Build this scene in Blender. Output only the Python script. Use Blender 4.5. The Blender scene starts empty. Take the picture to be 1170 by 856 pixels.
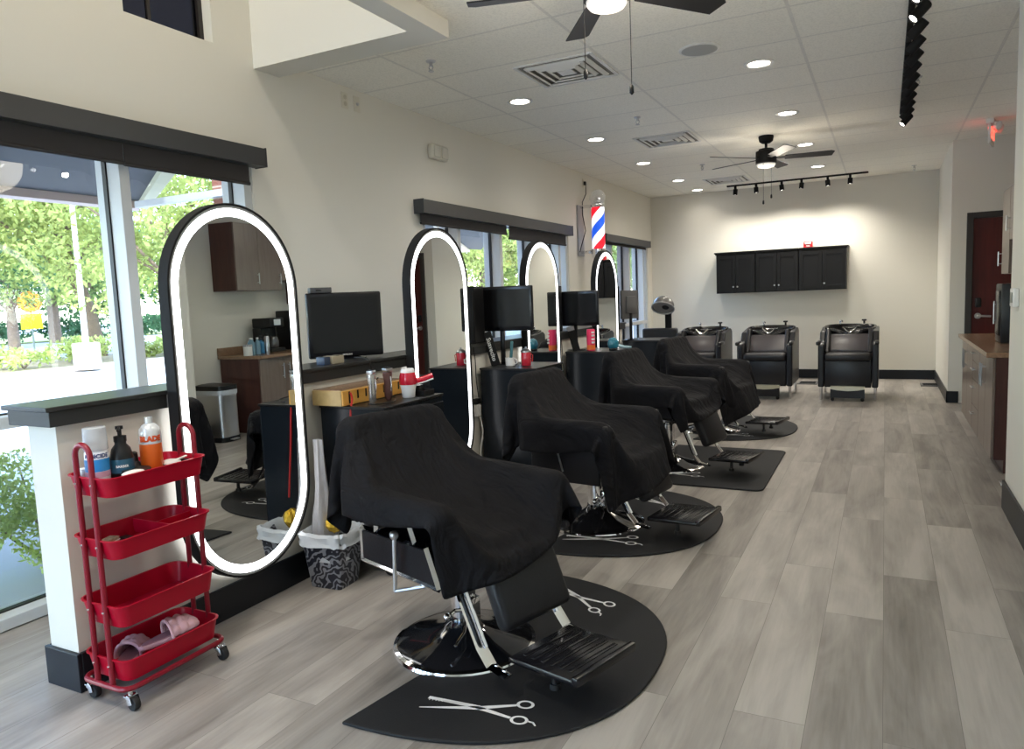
import bpy, bmesh, math, random
import numpy as np
from mathutils import Matrix, Vector, Euler
PI = math.pi
R = math.radians
S = bpy.context.scene
C = S.collection
random.seed(7)

# ------------------------------------------------------------------ camera
F_PX, W_PX = 835.0, 1170.0
YAW, PITCH, ROLL = -0.4735, -0.1035, 0.0398
CAM_H = 1.445
def cam_axes():
    cy, sy, cp, sp = math.cos(YAW), math.sin(YAW), math.cos(PITCH), math.sin(PITCH)
    f = Vector((sy*cp, cy*cp, sp)); r0 = Vector((cy, -sy, 0)); d0 = f.cross(r0)
    r = math.cos(ROLL)*r0 + math.sin(ROLL)*d0
    d = -math.sin(ROLL)*r0 + math.cos(ROLL)*d0
    return r, d, f
cr, cd, cf = cam_axes()
cam_data = bpy.data.cameras.new('camera')
cam = bpy.data.objects.new('camera', cam_data); C.objects.link(cam)
m = Matrix.Identity(4)
for i in range(3):
    m[i][0] = cr[i]; m[i][1] = -cd[i]; m[i][2] = -cf[i]
m[2][3] = CAM_H
cam.matrix_world = m
cam_data.sensor_fit = 'HORIZONTAL'; cam_data.sensor_width = 36.0
cam_data.lens = 36.0*F_PX/W_PX
cam_data.clip_end = 600
S.camera = cam

# ------------------------------------------------------------------ light and exposure
S.view_settings.view_transform = 'Standard'
S.view_settings.look = 'None'
S.view_settings.gamma = 1.0
S.view_settings.use_curve_mapping = False
S.view_settings.exposure = 0.88
SKY_STRENGTH = 1.25
SUN_STRENGTH = 4.2
CAN_POWER = 23.0
FAN_POWER = 10.0
TRACK_POWER = 14.0
world = bpy.data.worlds.new('World'); S.world = world; world.use_nodes = True
wn = world.node_tree.nodes; wl = world.node_tree.links
bg = wn['Background']
sky = wn.new('ShaderNodeTexSky'); sky.sky_type = 'NISHITA'
sky.sun_disc = False; sky.sun_elevation = R(52); sky.sun_rotation = R(140)
sky.air_density = 1.0; sky.dust_density = 0.7; sky.ozone_density = 1.0
wl.new(sky.outputs[0], bg.inputs[0]); bg.inputs[1].default_value = SKY_STRENGTH
sd = bpy.data.lights.new('sun', 'SUN'); sd.energy = SUN_STRENGTH; sd.angle = R(0.6); sd.color = (1, .95, .86)
so = bpy.data.objects.new('sun', sd); C.objects.link(so)
sun_dir = Vector((0.62, -0.28, 1.0)).normalized()          # towards the sun, over the roof of the shop
so.rotation_euler = sun_dir.to_track_quat('Z', 'Y').to_euler(); so.location = (0, 0, 20)

# ------------------------------------------------------------------ helpers
def link(o): C.objects.link(o); return o
def tag(o, label=None, cat=None, group=None, kind=None):
    if label: o['label'] = label
    if cat: o['category'] = cat
    if group: o['group'] = group
    if kind: o['kind'] = kind
    return o
def thing(name, label, cat, loc=(0, 0, 0), rz=0, group=None):
    o = bpy.data.objects.new(name, None); link(o)
    o.location = loc; o.rotation_euler = (0, 0, rz); o.empty_display_size = .1
    return tag(o, label, cat, group)
def children_of(o, reg={}):
    return [c for c in bpy.data.objects if c.parent == o]
def copy_tree(o, parent=None):
    c = o.copy(); C.objects.link(c); c.parent = parent
    for ch in children_of(o): copy_tree(ch, c)
    return c
def V(*a): return Vector(a)

class MB:
    def __init__(s): s.bm = bmesh.new(); s.mi = 0
    def _mark(s, vs):
        if s.mi:
            st = set(vs)
            for f in s.bm.faces:
                if all(v in st for v in f.verts): f.material_index = s.mi
    def box(s, x0, x1, y0, y1, z0, z1, bev=0, rot=None, piv=None, seg=2, taper=None):
        """axis box; rot = Matrix applied about piv"""
        co = [(x, y, z) for x in (x0, x1) for y in (y0, y1) for z in (z0, z1)]
        if taper:
            cx, cy = (x0+x1)/2, (y0+y1)/2
            co = [((x-cx)*(taper if z == z0 else 1)+cx, (y-cy)*(taper if z == z0 else 1)+cy, z) for x, y, z in co]
        vs = [s.bm.verts.new(c) for c in co]
        fs = [s.bm.faces.new([vs[i] for i in q]) for q in ((0, 1, 3, 2), (4, 6, 7, 5), (0, 4, 5, 1), (2, 3, 7, 6), (0, 2, 6, 4), (1, 5, 7, 3))]
        if bev > 0:
            es = list({e for f in fs for e in f.edges})
            r = bmesh.ops.bevel(s.bm, geom=es, offset=bev, segments=seg, profile=.5, affect='EDGES')
            vs = list({v for v in vs if v.is_valid} | {v for f in r['faces'] for v in f.verts})
        if rot is not None:
            p = Vector(piv) if piv is not None else Vector(((x0+x1)/2, (y0+y1)/2, (z0+z1)/2))
            for v in vs: v.co = p + rot @ (v.co-p)
        s._mark(vs); return vs
    def lathe(s, prof, c=(0, 0, 0), n=24, axis=None, cap=True):
        """prof: list of (r, h) along axis"""
        M = Matrix.Identity(3)
        if axis is not None: M = Vector(axis).normalized().to_track_quat('Z', 'Y').to_matrix()
        c = Vector(c); rings = []; allv = []
        for r, h in prof:
            if r < 1e-6:
                v = s.bm.verts.new(c + M @ Vector((0, 0, h))); rings.append([v]); allv.append(v)
            else:
                ring = [s.bm.verts.new(c + M @ Vector((r*math.cos(2*PI*k/n), r*math.sin(2*PI*k/n), h))) for k in range(n)]
                rings.append(ring); allv += ring
        for a, b in zip(rings, rings[1:]):
            for k in range(n):
                k2 = (k+1) % n
                if len(a) == 1 and len(b) == 1: continue
                if len(a) == 1: f = [a[0], b[k2], b[k]]
                elif len(b) == 1: f = [a[k], a[k2], b[0]]
                else: f = [a[k], a[k2], b[k2], b[k]]
                try: s.bm.faces.new(f)
                except ValueError: pass
        if cap:
            if len(rings[0]) > 1: s.bm.faces.new(rings[0][::-1])
            if len(rings[-1]) > 1: s.bm.faces.new(rings[-1])
        s._mark(allv); return allv
    def cyl(s, a, b, r, r2=None, n=16):
        a = Vector(a); b = Vector(b); L = (b-a).length
        return s.lathe([(r, 0), (r if r2 is None else r2, L)], a, n, b-a)
    def tube(s, pts, r, n=8, closed=False, flat=None):
        """tube along points; r number or list; flat=(w,h) elliptical"""
        pts = [Vector(p) for p in pts]; N = len(pts); rings = []
        prevn = None; allv = []
        for i, p in enumerate(pts):
            if closed: t = pts[(i+1) % N]-pts[i-1]
            else: t = pts[min(i+1, N-1)]-pts[max(i-1, 0)]
            t.normalize()
            if prevn is None:
                u = Vector((0, 0, 1)) if abs(t.z) < .9 else Vector((1, 0, 0))
                nrm = (u - t*u.dot(t)).normalized()
            else:
                nrm = prevn - t*prevn.dot(t)
                nrm = nrm.normalized() if nrm.length > 1e-6 else prevn
            prevn = nrm; bi = t.cross(nrm)
            rr = r[i] if isinstance(r, (list, tuple)) else r
            a, b = (rr, rr) if flat is None else flat
            ring = [s.bm.verts.new(p + nrm*a*math.cos(2*PI*k/n) + bi*b*math.sin(2*PI*k/n)) for k in range(n)]
            rings.append(ring); allv += ring
        prs = list(zip(rings, rings[1:]))
        if closed: prs.append((rings[-1], rings[0]))
        for a, b in prs:
            for k in range(n):
                k2 = (k+1) % n
                s.bm.faces.new([a[k], a[k2], b[k2], b[k]])
        if not closed:
            s.bm.faces.new(rings[0][::-1]); s.bm.faces.new(rings[-1])
        s._mark(allv); return allv
    def prism(s, poly, z0, z1, M=None, off=(0, 0, 0)):
        """poly in (u,v), extruded z0..z1, mapped by 3x3 M and offset"""
        M = M or Matrix.Identity(3); off = Vector(off)
        a = [s.bm.verts.new(off + M @ Vector((u, v, z0))) for u, v in poly]
        b = [s.bm.verts.new(off + M @ Vector((u, v, z1))) for u, v in poly]
        n = len(poly)
        s.bm.faces.new(a[::-1]); s.bm.faces.new(b)
        for k in range(n): s.bm.faces.new([a[k], a[(k+1) % n], b[(k+1) % n], b[k]])
        s._mark(a+b); return a+b
    def grid(s, fn, nu, nv, closed_u=False):
        vs = [[s.bm.verts.new(fn(i/(nu if closed_u else nu-1), j/(nv-1))) for j in range(nv)] for i in range(nu)]
        for i in range(nu if closed_u else nu-1):
            for j in range(nv-1):
                i2 = (i+1) % nu
                s.bm.faces.new([vs[i][j], vs[i2][j], vs[i2][j+1], vs[i][j+1]])
        return [v for row in vs for v in row]
    def ball(s, c, r, n=12, sc=(1, 1, 1)):
        k = max(4, n//2)
        c = Vector(c)
        vs = s.lathe([(r*math.sin(PI*i/k), -r*math.cos(PI*i/k)) for i in range(k+1)], (0, 0, 0), n, cap=False)
        for v in vs: v.co = c + Vector((v.co.x*sc[0], v.co.y*sc[1], v.co.z*sc[2]))
        return vs
    def text(s, txt, size, M, off, depth=.001, center=True, bold=0):
        cu = bpy.data.curves.new('t', 'FONT'); cu.body = txt; cu.size = size; cu.extrude = depth; cu.offset = bold
        cu.align_x = 'CENTER' if center else 'LEFT'; cu.align_y = 'CENTER'; cu.resolution_u = 2
        o = bpy.data.objects.new('t', cu); C.objects.link(o)
        dg = bpy.context.evaluated_depsgraph_get(); me = bpy.data.meshes.new_from_object(o.evaluated_get(dg))
        off = Vector(off); base = [s.bm.verts.new(off + M @ v.co) for v in me.vertices]
        for p in me.polygons:
            try: s.bm.faces.new([base[i] for i in p.vertices])
            except ValueError: pass
        bpy.data.objects.remove(o); bpy.data.curves.remove(cu); bpy.data.meshes.remove(me)
        s._mark(base); return base
    def build(s, name, mats, parent=None, smooth=True, angle=40, loc=None, rz=None):
        bmesh.ops.recalc_face_normals(s.bm, faces=s.bm.faces)
        me = bpy.data.meshes.new(name); s.bm.to_mesh(me); s.bm.free()
        if not isinstance(mats, (list, tuple)): mats = [mats]
        for mt in mats: me.materials.append(mt)
        if smooth:
            for p in me.polygons: p.use_smooth = True
            me.set_sharp_from_angle(angle=R(angle))
        o = bpy.data.objects.new(name, me); link(o)
        if parent is not None: o.parent = parent
        if loc is not None: o.location = loc
        if rz is not None: o.rotation_euler = (0, 0, rz)
        return o
def RM(ax, deg): return Matrix.Rotation(R(deg), 3, ax)
def struct(name, mb, mat, smooth=False):
    o = mb.build(name, mat, smooth=smooth); o['kind'] = 'structure'; return o

# ------------------------------------------------------------------ materials
MATS = {}
def mat(name, col, rough=.5, metal=0, spec=.5, emis=None, es=0, coat=0, bump=None, trans=0, alpha=1, noise=None, sheen=0):
    """bump=(scale,strength) noise=(scale, amount)"""
    mt = bpy.data.materials.new(name); mt.use_nodes = True; nt = mt.node_tree
    b = nt.nodes['Principled BSDF']
    b.inputs['Base Color'].default_value = (*col, 1)
    b.inputs['Roughness'].default_value = rough; b.inputs['Metallic'].default_value = metal
    b.inputs['Specular IOR Level'].default_value = spec
    b.inputs['Coat Weight'].default_value = coat; b.inputs['Coat Roughness'].default_value = .08
    b.inputs['Transmission Weight'].default_value = trans; b.inputs['Alpha'].default_value = alpha
    if sheen: b.inputs['Sheen Weight'].default_value = sheen
    if emis: b.inputs['Emission Color'].default_value = (*emis, 1); b.inputs['Emission Strength'].default_value = es
    if bump or noise:
        tc = nt.nodes.new('ShaderNodeTexCoord')
    if bump:
        n = nt.nodes.new('ShaderNodeTexNoise'); n.inputs['Scale'].default_value = bump[0]; n.inputs['Detail'].default_value = 4
        bp = nt.nodes.new('ShaderNodeBump'); bp.inputs['Strength'].default_value = bump[1]; bp.inputs['Distance'].default_value = .01
        nt.links.new(tc.outputs['Object'], n.inputs['Vector']); nt.links.new(n.outputs['Fac'], bp.inputs['Height'])
        nt.links.new(bp.outputs[0], b.inputs['Normal'])
    if noise:
        n2 = nt.nodes.new('ShaderNodeTexNoise'); n2.inputs['Scale'].default_value = noise[0]; n2.inputs['Detail'].default_value = 5
        mx = nt.nodes.new('ShaderNodeMix'); mx.data_type = 'RGBA'
        k = noise[1]
        mx.inputs[6].default_value = (*[c*(1-k) for c in col], 1); mx.inputs[7].default_value = (*[min(1, c*(1+k)) for c in col], 1)
        nt.links.new(tc.outputs['Object'], n2.inputs['Vector']); nt.links.new(n2.outputs['Fac'], mx.inputs[0])
        nt.links.new(mx.outputs[2], b.inputs['Base Color'])
    MATS[name] = mt; return mt
wall_m = mat('wall paint', (.715, .688, .615), .65, bump=(60, .03))
blk_trim = mat('black trim paint', (.010, .012, .016), .4, spec=.3)
ledge_m = mat('dark laminate ledge', (.022, .023, .023), .34, spec=.4)
white_frame = mat('white window frame', (.56, .57, .57), .35)
gasket = mat('black gasket', (.008, .008, .009), .5)
dark_shade = mat('dark roller shade', (.030, .026, .025), .8, bump=(300, .1))
valance_m = mat('charcoal valance', (.040, .041, .043), .42)
chrome = mat('chrome', (.82, .82, .83), .08, 1)
brushed = mat('brushed steel', (.55, .55, .56), .28, 1, bump=(200, .02))
blk_plastic = mat('black plastic', (.008, .008, .009), .35, spec=.35)
blk_gloss = mat('black gloss', (.006, .006, .008), .22, spec=.4)
blk_matte = mat('black matte', (.009, .009, .010), .7, spec=.25)
vinyl = mat('black vinyl upholstery', (.008, .008, .010), .38, spec=.3, bump=(120, .08))
wash_vinyl = mat('black glossy vinyl', (.010, .010, .013), .34, spec=.45, bump=(90, .06))
capef = mat('black cape cloth', (.006, .006, .0078), .75, spec=.18, bump=(350, .12))
cab_blk = mat('black cabinet laminate', (.008, .011, .015), .25, spec=.3)
screen_m = mat('dark screen', (.005, .005, .006), .22, spec=.3)
red_m = mat('red powder coat', (.42, .002, .020), .36, spec=.25)
red2_m = mat('dull red tube', (.23, .008, .020), .32, spec=.4)
rubber = mat('black rubber', (.012, .012, .013), .6)
matm = mat('black anti fatigue mat', (.014, .0145, .016), .62, spec=.25, bump=(150, .10))
white_p = mat('white print', (.80, .80, .79), .5)
white_pl = mat('white plastic', (.75, .74, .71), .4)
almond = mat('almond plastic', (.66, .62, .52), .4)
grey_pl = mat('grey plastic', (.25, .25, .26), .4)
led_m = mat('led strip', (1, 1, 1), .5, emis=(.95, .97, 1.0), es=2.6)
lamp_m = mat('lamp lens', (1, 1, 1), .5, emis=(1, .95, .86), es=9)
spot_m = mat('spot bulb', (1, 1, 1), .5, emis=(1, .95, .88), es=5)
fanlight_m = mat('frosted fan light', (.75, .74, .72), .4, emis=(1, .94, .86), es=.12)
cab_wood = None
glass_clear = mat('clear plastic', (.85, .88, .9), .08, alpha=.35)
silver_pl = mat('silver grey plastic', (.34, .34, .34), .3)

def nodes_of(mt): return mt.node_tree.nodes, mt.node_tree.links, mt.node_tree.nodes['Principled BSDF']
# mirror glass
mirror_m = mat('mirror glass', (.80, .83, .83), .0, 1)
# window glass: thin clear pane, reflects a little
def pane_mat(name, tint=(1, 1, 1), k=1.0):
    mt = bpy.data.materials.new(name); mt.use_nodes = True; nt = mt.node_tree; nt.nodes.clear()
    o = nt.nodes.new('ShaderNodeOutputMaterial'); t = nt.nodes.new('ShaderNodeBsdfTransparent'); g = nt.nodes.new('ShaderNodeBsdfGlossy')
    t.inputs[0].default_value = (*tint, 1); g.inputs['Roughness'].default_value = 0
    f = nt.nodes.new('ShaderNodeLayerWeight'); f.inputs[0].default_value = .5
    pw = nt.nodes.new('ShaderNodeMath'); pw.operation = 'POWER'; pw.inputs[1].default_value = 5
    mm = nt.nodes.new('ShaderNodeMath'); mm.operation = 'MULTIPLY_ADD'; mm.inputs[1].default_value = .9*k; mm.inputs[2].default_value = .03*k
    mx = nt.nodes.new('ShaderNodeMixShader')
    nt.links.new(f.outputs['Facing'], pw.inputs[0]); nt.links.new(pw.outputs[0], mm.inputs[0]); nt.links.new(mm.outputs[0], mx.inputs[0])
    nt.links.new(t.outputs[0], mx.inputs[1]); nt.links.new(g.outputs[0], mx.inputs[2]); nt.links.new(mx.outputs[0], o.inputs[0])
    return mt
pane_m = pane_mat('window glass', (.90, .93, .945))
pane_dark = pane_mat('tinted window glass', (.05, .045, .05))

# wood-look vinyl plank floor, planks along Y
def floor_mat():
    mt = mat('grey vinyl planks', (.4, .37, .34), .30); n, l, b = nodes_of(mt)
    tc = n.new('ShaderNodeTexCoord'); mp = n.new('ShaderNodeMapping'); mp.inputs['Rotation'].default_value = (0, 0, R(90))
    mp.inputs['Location'].default_value = (0.4, -.01, 0)
    l.new(tc.outputs['Object'], mp.inputs[0])
    br = n.new('ShaderNodeTexBrick'); br.offset = .37; br.offset_frequency = 2
    br.inputs['Scale'].default_value = 1; br.inputs['Brick Width'].default_value = 1.5; br.inputs['Row Height'].default_value = .23
    br.inputs['Mortar Size'].default_value = .0011; br.inputs['Mortar Smooth'].default_value = .3
    br.inputs['Color1'].default_value = (0, 0, 0, 1); br.inputs['Color2'].default_value = (1, 1, 1, 1); br.inputs['Mortar'].default_value = (.5, .5, .5, 1)
    br.inputs['Bias'].default_value = 0
    l.new(mp.outputs[0], br.inputs[0])
    # offset grain by plank value
    sep = n.new('ShaderNodeSeparateXYZ'); l.new(tc.outputs['Object'], sep.inputs[0])
    def M(op, a, bv):
        q = n.new('ShaderNodeMath'); q.operation = op
        for i, v in enumerate((a, bv)):
            if v is None: continue
            if isinstance(v, (int, float)): q.inputs[i].default_value = v
            else: l.new(v, q.inputs[i])
        return q.outputs[0]
    val = br.outputs['Color']
    gx = M('MULTIPLY', sep.outputs[0], 1.0); gy = M('MULTIPLY', sep.outputs[1], .16)
    cx = n.new('ShaderNodeCombineXYZ'); l.new(gx, cx.inputs[0]); l.new(gy, cx.inputs[1]); l.new(M('MULTIPLY', val, 37.0), cx.inputs[2])
    n1 = n.new('ShaderNodeTexNoise'); n1.inputs['Scale'].default_value = 7; n1.inputs['Detail'].default_value = 6; n1.inputs['Roughness'].default_value = .55; n1.inputs['Distortion'].default_value = .6
    l.new(cx.outputs[0], n1.inputs['Vector'])
    cx2 = n.new('ShaderNodeCombineXYZ'); l.new(M('MULTIPLY', sep.outputs[0], 1.0), cx2.inputs[0]); l.new(M('MULTIPLY', sep.outputs[1], .05), cx2.inputs[1]); l.new(M('MULTIPLY', val, 11.0), cx2.inputs[2])
    n2 = n.new('ShaderNodeTexNoise'); n2.inputs['Scale'].default_value = 70; n2.inputs['Detail'].default_value = 3
    l.new(cx2.outputs[0], n2.inputs['Vector'])
    # knots
    vo = n.new('ShaderNodeTexVoronoi'); vo.inputs['Scale'].default_value = 2.3
    cx3 = n.new('ShaderNodeCombineXYZ'); l.new(M('MULTIPLY', sep.outputs[0], 1.0), cx3.inputs[0]); l.new(M('MULTIPLY', sep.outputs[1], .5), cx3.inputs[1])
    l.new(cx3.outputs[0], vo.inputs['Vector'])
    kn = n.new('ShaderNodeMapRange'); kn.inputs[1].default_value = 0.012; kn.inputs[2].default_value = .05; kn.inputs[3].default_value = .62; kn.inputs[4].default_value = 1
    l.new(vo.outputs['Distance'], kn.inputs[0])
    s1 = M('ADD', M('MULTIPLY', n1.outputs['Fac'], 1.0), M('MULTIPLY', n2.outputs['Fac'], .22))
    s2 = M('ADD', s1, M('MULTIPLY', val, .26))
    rp = n.new('ShaderNodeValToRGB'); e = rp.color_ramp.elements
    e[0].position = .42; e[0].color = (.150, .134, .119, 1); e[1].position = .98; e[1].color = (.42, .388, .348, 1)
    x = rp.color_ramp.elements.new(.66); x.color = (.272, .247, .220, 1)
    l.new(s2, rp.inputs[0])
    mx = n.new('ShaderNodeMix'); mx.data_type = 'RGBA'; mx.blend_type = 'MULTIPLY'; mx.inputs[0].default_value = 1
    l.new(rp.outputs[0], mx.inputs[6]); l.new(kn.outputs[0], mx.inputs[7])
    mx2 = n.new('ShaderNodeMix'); mx2.data_type = 'RGBA'; l.new(br.outputs['Fac'], mx2.inputs[0]); l.new(mx.outputs[2], mx2.inputs[6]); mx2.inputs[7].default_value = (.15, .135, .12, 1)
    l.new(mx2.outputs[2], b.inputs['Base Color'])
    bp = n.new('ShaderNodeBump'); bp.inputs['Strength'].default_value = .06; bp.inputs['Distance'].default_value = .004
    l.new(n2.outputs['Fac'], bp.inputs['Height']); l.new(bp.outputs[0], b.inputs['Normal'])
    b.inputs['Roughness'].default_value = .40; b.inputs['Specular IOR Level'].default_value = .38
    return mt
floor_m = floor_mat()

# lay-in ceiling tiles, 1.22 x 0.61
def ceil_mat():
    mt = mat('ceiling tiles', (.8, .78, .72), .85); n, l, b = nodes_of(mt)
    tc = n.new('ShaderNodeTexCoord'); mp = n.new('ShaderNodeMapping'); mp.inputs['Location'].default_value = (.52, -.43, 0)
    l.new(tc.outputs['Object'], mp.inputs[0])
    br = n.new('ShaderNodeTexBrick'); br.offset = 0; br.inputs['Scale'].default_value = 1
    br.inputs['Brick Width'].default_value = 1.226; br.inputs['Row Height'].default_value = .6096; br.inputs['Mortar Size'].default_value = .011
    br.inputs['Mortar Smooth'].default_value = 0.1
    br.inputs['Color1'].default_value = (.93, .895, .80, 1); br.inputs['Color2'].default_value = (.96, .925, .83, 1); br.inputs['Mortar'].default_value = (.80, .77, .70, 1)
    l.new(mp.outputs[0], br.inputs[0])
    nz = n.new('ShaderNodeTexNoise'); nz.inputs['Scale'].default_value = 90; nz.inputs['Detail'].default_value = 2; l.new(tc.outputs['Object'], nz.inputs['Vector'])
    rg = n.new('ShaderNodeMapRange'); rg.inputs[1].default_value = .35; rg.inputs[2].default_value = .55; rg.inputs[3].default_value = .90; rg.inputs[4].default_value = 1.0
    l.new(nz.outputs['Fac'], rg.inputs[0])
    mx = n.new('ShaderNodeMix'); mx.data_type = 'RGBA'; mx.blend_type = 'MULTIPLY'; mx.inputs[0].default_value = 1
    l.new(br.outputs['Color'], mx.inputs[6]); l.new(rg.outputs[0], mx.inputs[7]); l.new(mx.outputs[2], b.inputs['Base Color'])
    inv = n.new('ShaderNodeMath'); inv.operation = 'SUBTRACT'; inv.inputs[0].default_value = 1; l.new(br.outputs['Fac'], inv.inputs[1])
    bp = n.new('ShaderNodeBump'); bp.inputs['Strength'].default_value = .5; bp.inputs['Distance'].default_value = .006; bp.invert = True
    l.new(inv.outputs[0], bp.inputs['Height']); l.new(bp.outputs[0], b.inputs['Normal'])
    return mt
ceil_m = ceil_mat()

def wood_mat(name, c1, c2, rough=.3, scale=6, axis=2, stretch=.12):
    mt = mat(name, c1, rough); n, l, b = nodes_of(mt)
    tc = n.new('ShaderNodeTexCoord'); mp = n.new('ShaderNodeMapping'); sc = [1, 1, 1]; sc[axis] = stretch; mp.inputs['Scale'].default_value = sc
    nz = n.new('ShaderNodeTexNoise'); nz.inputs['Scale'].default_value = scale*4; nz.inputs['Detail'].default_value = 6; nz.inputs['Distortion'].default_value = .8
    rp = n.new('ShaderNodeValToRGB'); rp.color_ramp.elements[0].position = .3; rp.color_ramp.elements[0].color = (*c1, 1); rp.color_ramp.elements[1].position = .7; rp.color_ramp.elements[1].color = (*c2, 1)
    l.new(tc.outputs['Object'], mp.inputs[0]); l.new(mp.outputs[0], nz.inputs['Vector']); l.new(nz.outputs['Fac'], rp.inputs[0]); l.new(rp.outputs[0], b.inputs['Base Color'])
    return mt
maple = wood_mat('yellow maple', (.37, .26, .105), (.46, .33, .14), .32, 5, 1, .15)
maple_f = wood_mat('orange maple front', (.62, .30, .05), (.74, .40, .09), .35, 5, 1, .15)
cab_side = wood_mat('dark cherry side', (.055, .020, .016), (.085, .032, .025), .3, 5)
cab_front = wood_mat('taupe wood fronts', (.150, .112, .090), (.195, .150, .122), .28, 6)
counter_m = wood_mat('brown counter', (.21, .125, .075), (.29, .18, .11), .22, 12, 1, .6)
door_red = wood_mat('mahogany door', (.060, .008, .008), (.095, .014, .012), .28, 5)
bark = mat('bark', (.16, .11, .075), .9, noise=(8, .4), bump=(20, .6))
concrete = mat('pale concrete', (.46, .455, .44), .9, noise=(1.2, .06))
asphalt = mat('sunlit road', (.40, .40, .40), .9, noise=(.6, .1))
mulch = mat('mulch bed', (.26, .21, .13), .95, noise=(3, .4))
grassm = mat('dry grass', (.30, .33, .12), .9, noise=(4, .3))
def leaf_mat(name, c):
    mt = bpy.data.materials.new(name); mt.use_nodes = True; nt = mt.node_tree; nt.nodes.clear()
    o = nt.nodes.new('ShaderNodeOutputMaterial'); d = nt.nodes.new('ShaderNodeBsdfDiffuse'); t = nt.nodes.new('ShaderNodeBsdfTranslucent'); mx = nt.nodes.new('ShaderNodeMixShader'); mx.inputs[0].default_value = .5
    oi = nt.nodes.new('ShaderNodeTexCoord'); nz = nt.nodes.new('ShaderNodeTexNoise'); nz.inputs['Scale'].default_value = .8; nz.inputs['Detail'].default_value = 3
    rp = nt.nodes.new('ShaderNodeValToRGB'); rp.color_ramp.elements[0].color = (*[q*.7 for q in c], 1); rp.color_ramp.elements[0].position = .35; rp.color_ramp.elements[1].position = .65; rp.color_ramp.elements[1].color = (*[min(1, q*1.25) for q in c], 1)
    nt.links.new(oi.outputs['Object'], nz.inputs['Vector']); nt.links.new(nz.outputs['Fac'], rp.inputs[0])
    nt.links.new(rp.outputs[0], d.inputs[0]); nt.links.new(rp.outputs[0], t.inputs[0])
    nt.links.new(d.outputs[0], mx.inputs[1]); nt.links.new(t.outputs[0], mx.inputs[2]); nt.links.new(mx.outputs[0], o.inputs[0])
    return mt
leaf_y = leaf_mat('yellow green leaves', (.36, .41, .13))
leaf_g = leaf_mat('mid green leaves', (.22, .30, .10))
leaf_d = leaf_mat('deep green leaves', (.07, .15, .07))
leaf_h = leaf_mat('hedge leaves', (.52, .60, .20))  # leaf colour brightened to stand in for sunlight on the shaded hedge
def brick_m_():
    mt = mat('red brick', (.3, .1, .06), .85); n, l, b = nodes_of(mt)
    tc = n.new('ShaderNodeTexCoord'); sp = n.new('ShaderNodeSeparateXYZ'); cb = n.new('ShaderNodeCombineXYZ'); ad = n.new('ShaderNodeMath')
    l.new(tc.outputs['Object'], sp.inputs[0]); l.new(sp.outputs[0], ad.inputs[0]); l.new(sp.outputs[1], ad.inputs[1]); l.new(ad.outputs[0], cb.inputs[0]); l.new(sp.outputs[2], cb.inputs[1])
    br = n.new('ShaderNodeTexBrick'); br.inputs['Scale'].default_value = 1; br.inputs['Brick Width'].default_value = .30; br.inputs['Row Height'].default_value = .10; br.inputs['Mortar Size'].default_value = .008
    br.inputs['Color1'].default_value = (.20, .07, .045, 1); br.inputs['Color2'].default_value = (.30, .12, .075, 1); br.inputs['Mortar'].default_value = (.45, .38, .30, 1)
    l.new(cb.outputs[0], br.inputs[0]); l.new(br.outputs[0], b.inputs['Base Color']); return mt
brick_m = brick_m_()
soffit_m = mat('grey painted soffit', (.055, .052, .047), .8)
beam_m = mat('tan painted beam', (.62, .52, .38), .7)

exec_after = []
# ================================================================== THE SETTING
b = MB(); b.box(-3.75, 3.2, -3.6, 12.6, -.12, 0); struct('floor', b, floor_m)
b = MB(); b.box(-3.72, 2.2, 3.79, 12.5, 3.06, 3.16); b.box(-2.30, 3.2, -3.5, 3.79, 3.06, 3.16); struct('ceiling', b, ceil_m)
b = MB(); b.box(-3.75, -2.25, -3.6, 3.82, 5.3, 5.4); struct('ceiling', b, wall_m)
b = MB(); b.box(-3.59, -2.27, 3.58, 3.80, 2.96, 5.3); b.box(-2.41, -2.27, -3.5, 3.58, 2.96, 5.3); struct('trim_1', b, wall_m)   # bulkhead of the raised bay
# left wall with its openings
b = MB()
for y0, y1, zz in ((-3.6, -2.6, 2.40), (3.50, 3.80, 2.40), (3.80, 5.42, 2.27), (8.72, 10.12, 2.27), (12.22, 12.6, 2.27)): b.box(-3.75, -3.59, y0, y1, 0, zz)
for y0, y1 in ((-3.6, 2.69), (3.27, 3.8)): b.box(-3.75, -3.59, y0, y1, 2.40, 5.3)
b.box(-3.75, -3.59, 2.69, 3.27, 2.40, 3.03); b.box(-3.75, -3.59, 2.69, 3.27, 4.4, 5.3)
b.box(-3.75, -3.59, 3.8, 12.6, 2.27, 3.16)
struct('wall_left', b, wall_m)
b = MB(); b.box(-3.75, .83, 12.46, 12.6, 0, 3.16); struct('wall_back', b, wall_m)
b = MB()
b.box(.69, 1.32, -3.5, 5.42, 0, 3.06)
b.box(1.32, 1.46, 5.30, 8.95, 0, 3.06)
b.box(1.46, 2.1, 8.85, 8.95, 0, 3.06)
b.box(1.95, 2.1, 8.95, 10.2, 0, 3.06)
b.box(.68, .82, 10.07, 12.46, 0, 3.06)
b.box(.82, .84, 10.07, 10.2, 0, 3.06); b.box(.84, 1.80, 10.07, 10.2, 2.18, 3.06); b.box(1.80, 1.95, 10.07, 10.2, 0, 3.06)
struct('wall_right', b, wall_m)
b = MB()
b.box(-3.6, -3.2, -3.6, -3.5, 0, 5.3); b.box(-1.6, .8, -3.6, -3.5, 0, 3.16); b.box(-2.41, .4, -3.6, -3.5, 2.7, 5.3); b.box(-3.2, -2.41, -3.6, -3.5, 2.7, 2.85); b.box(-3.2, -2.41, -3.6, -3.5, 5.1, 5.3); b.box(.69, 3.2, -3.6, -3.5, 0, 3.16)
struct('wall_front', b, wall_m)
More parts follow.
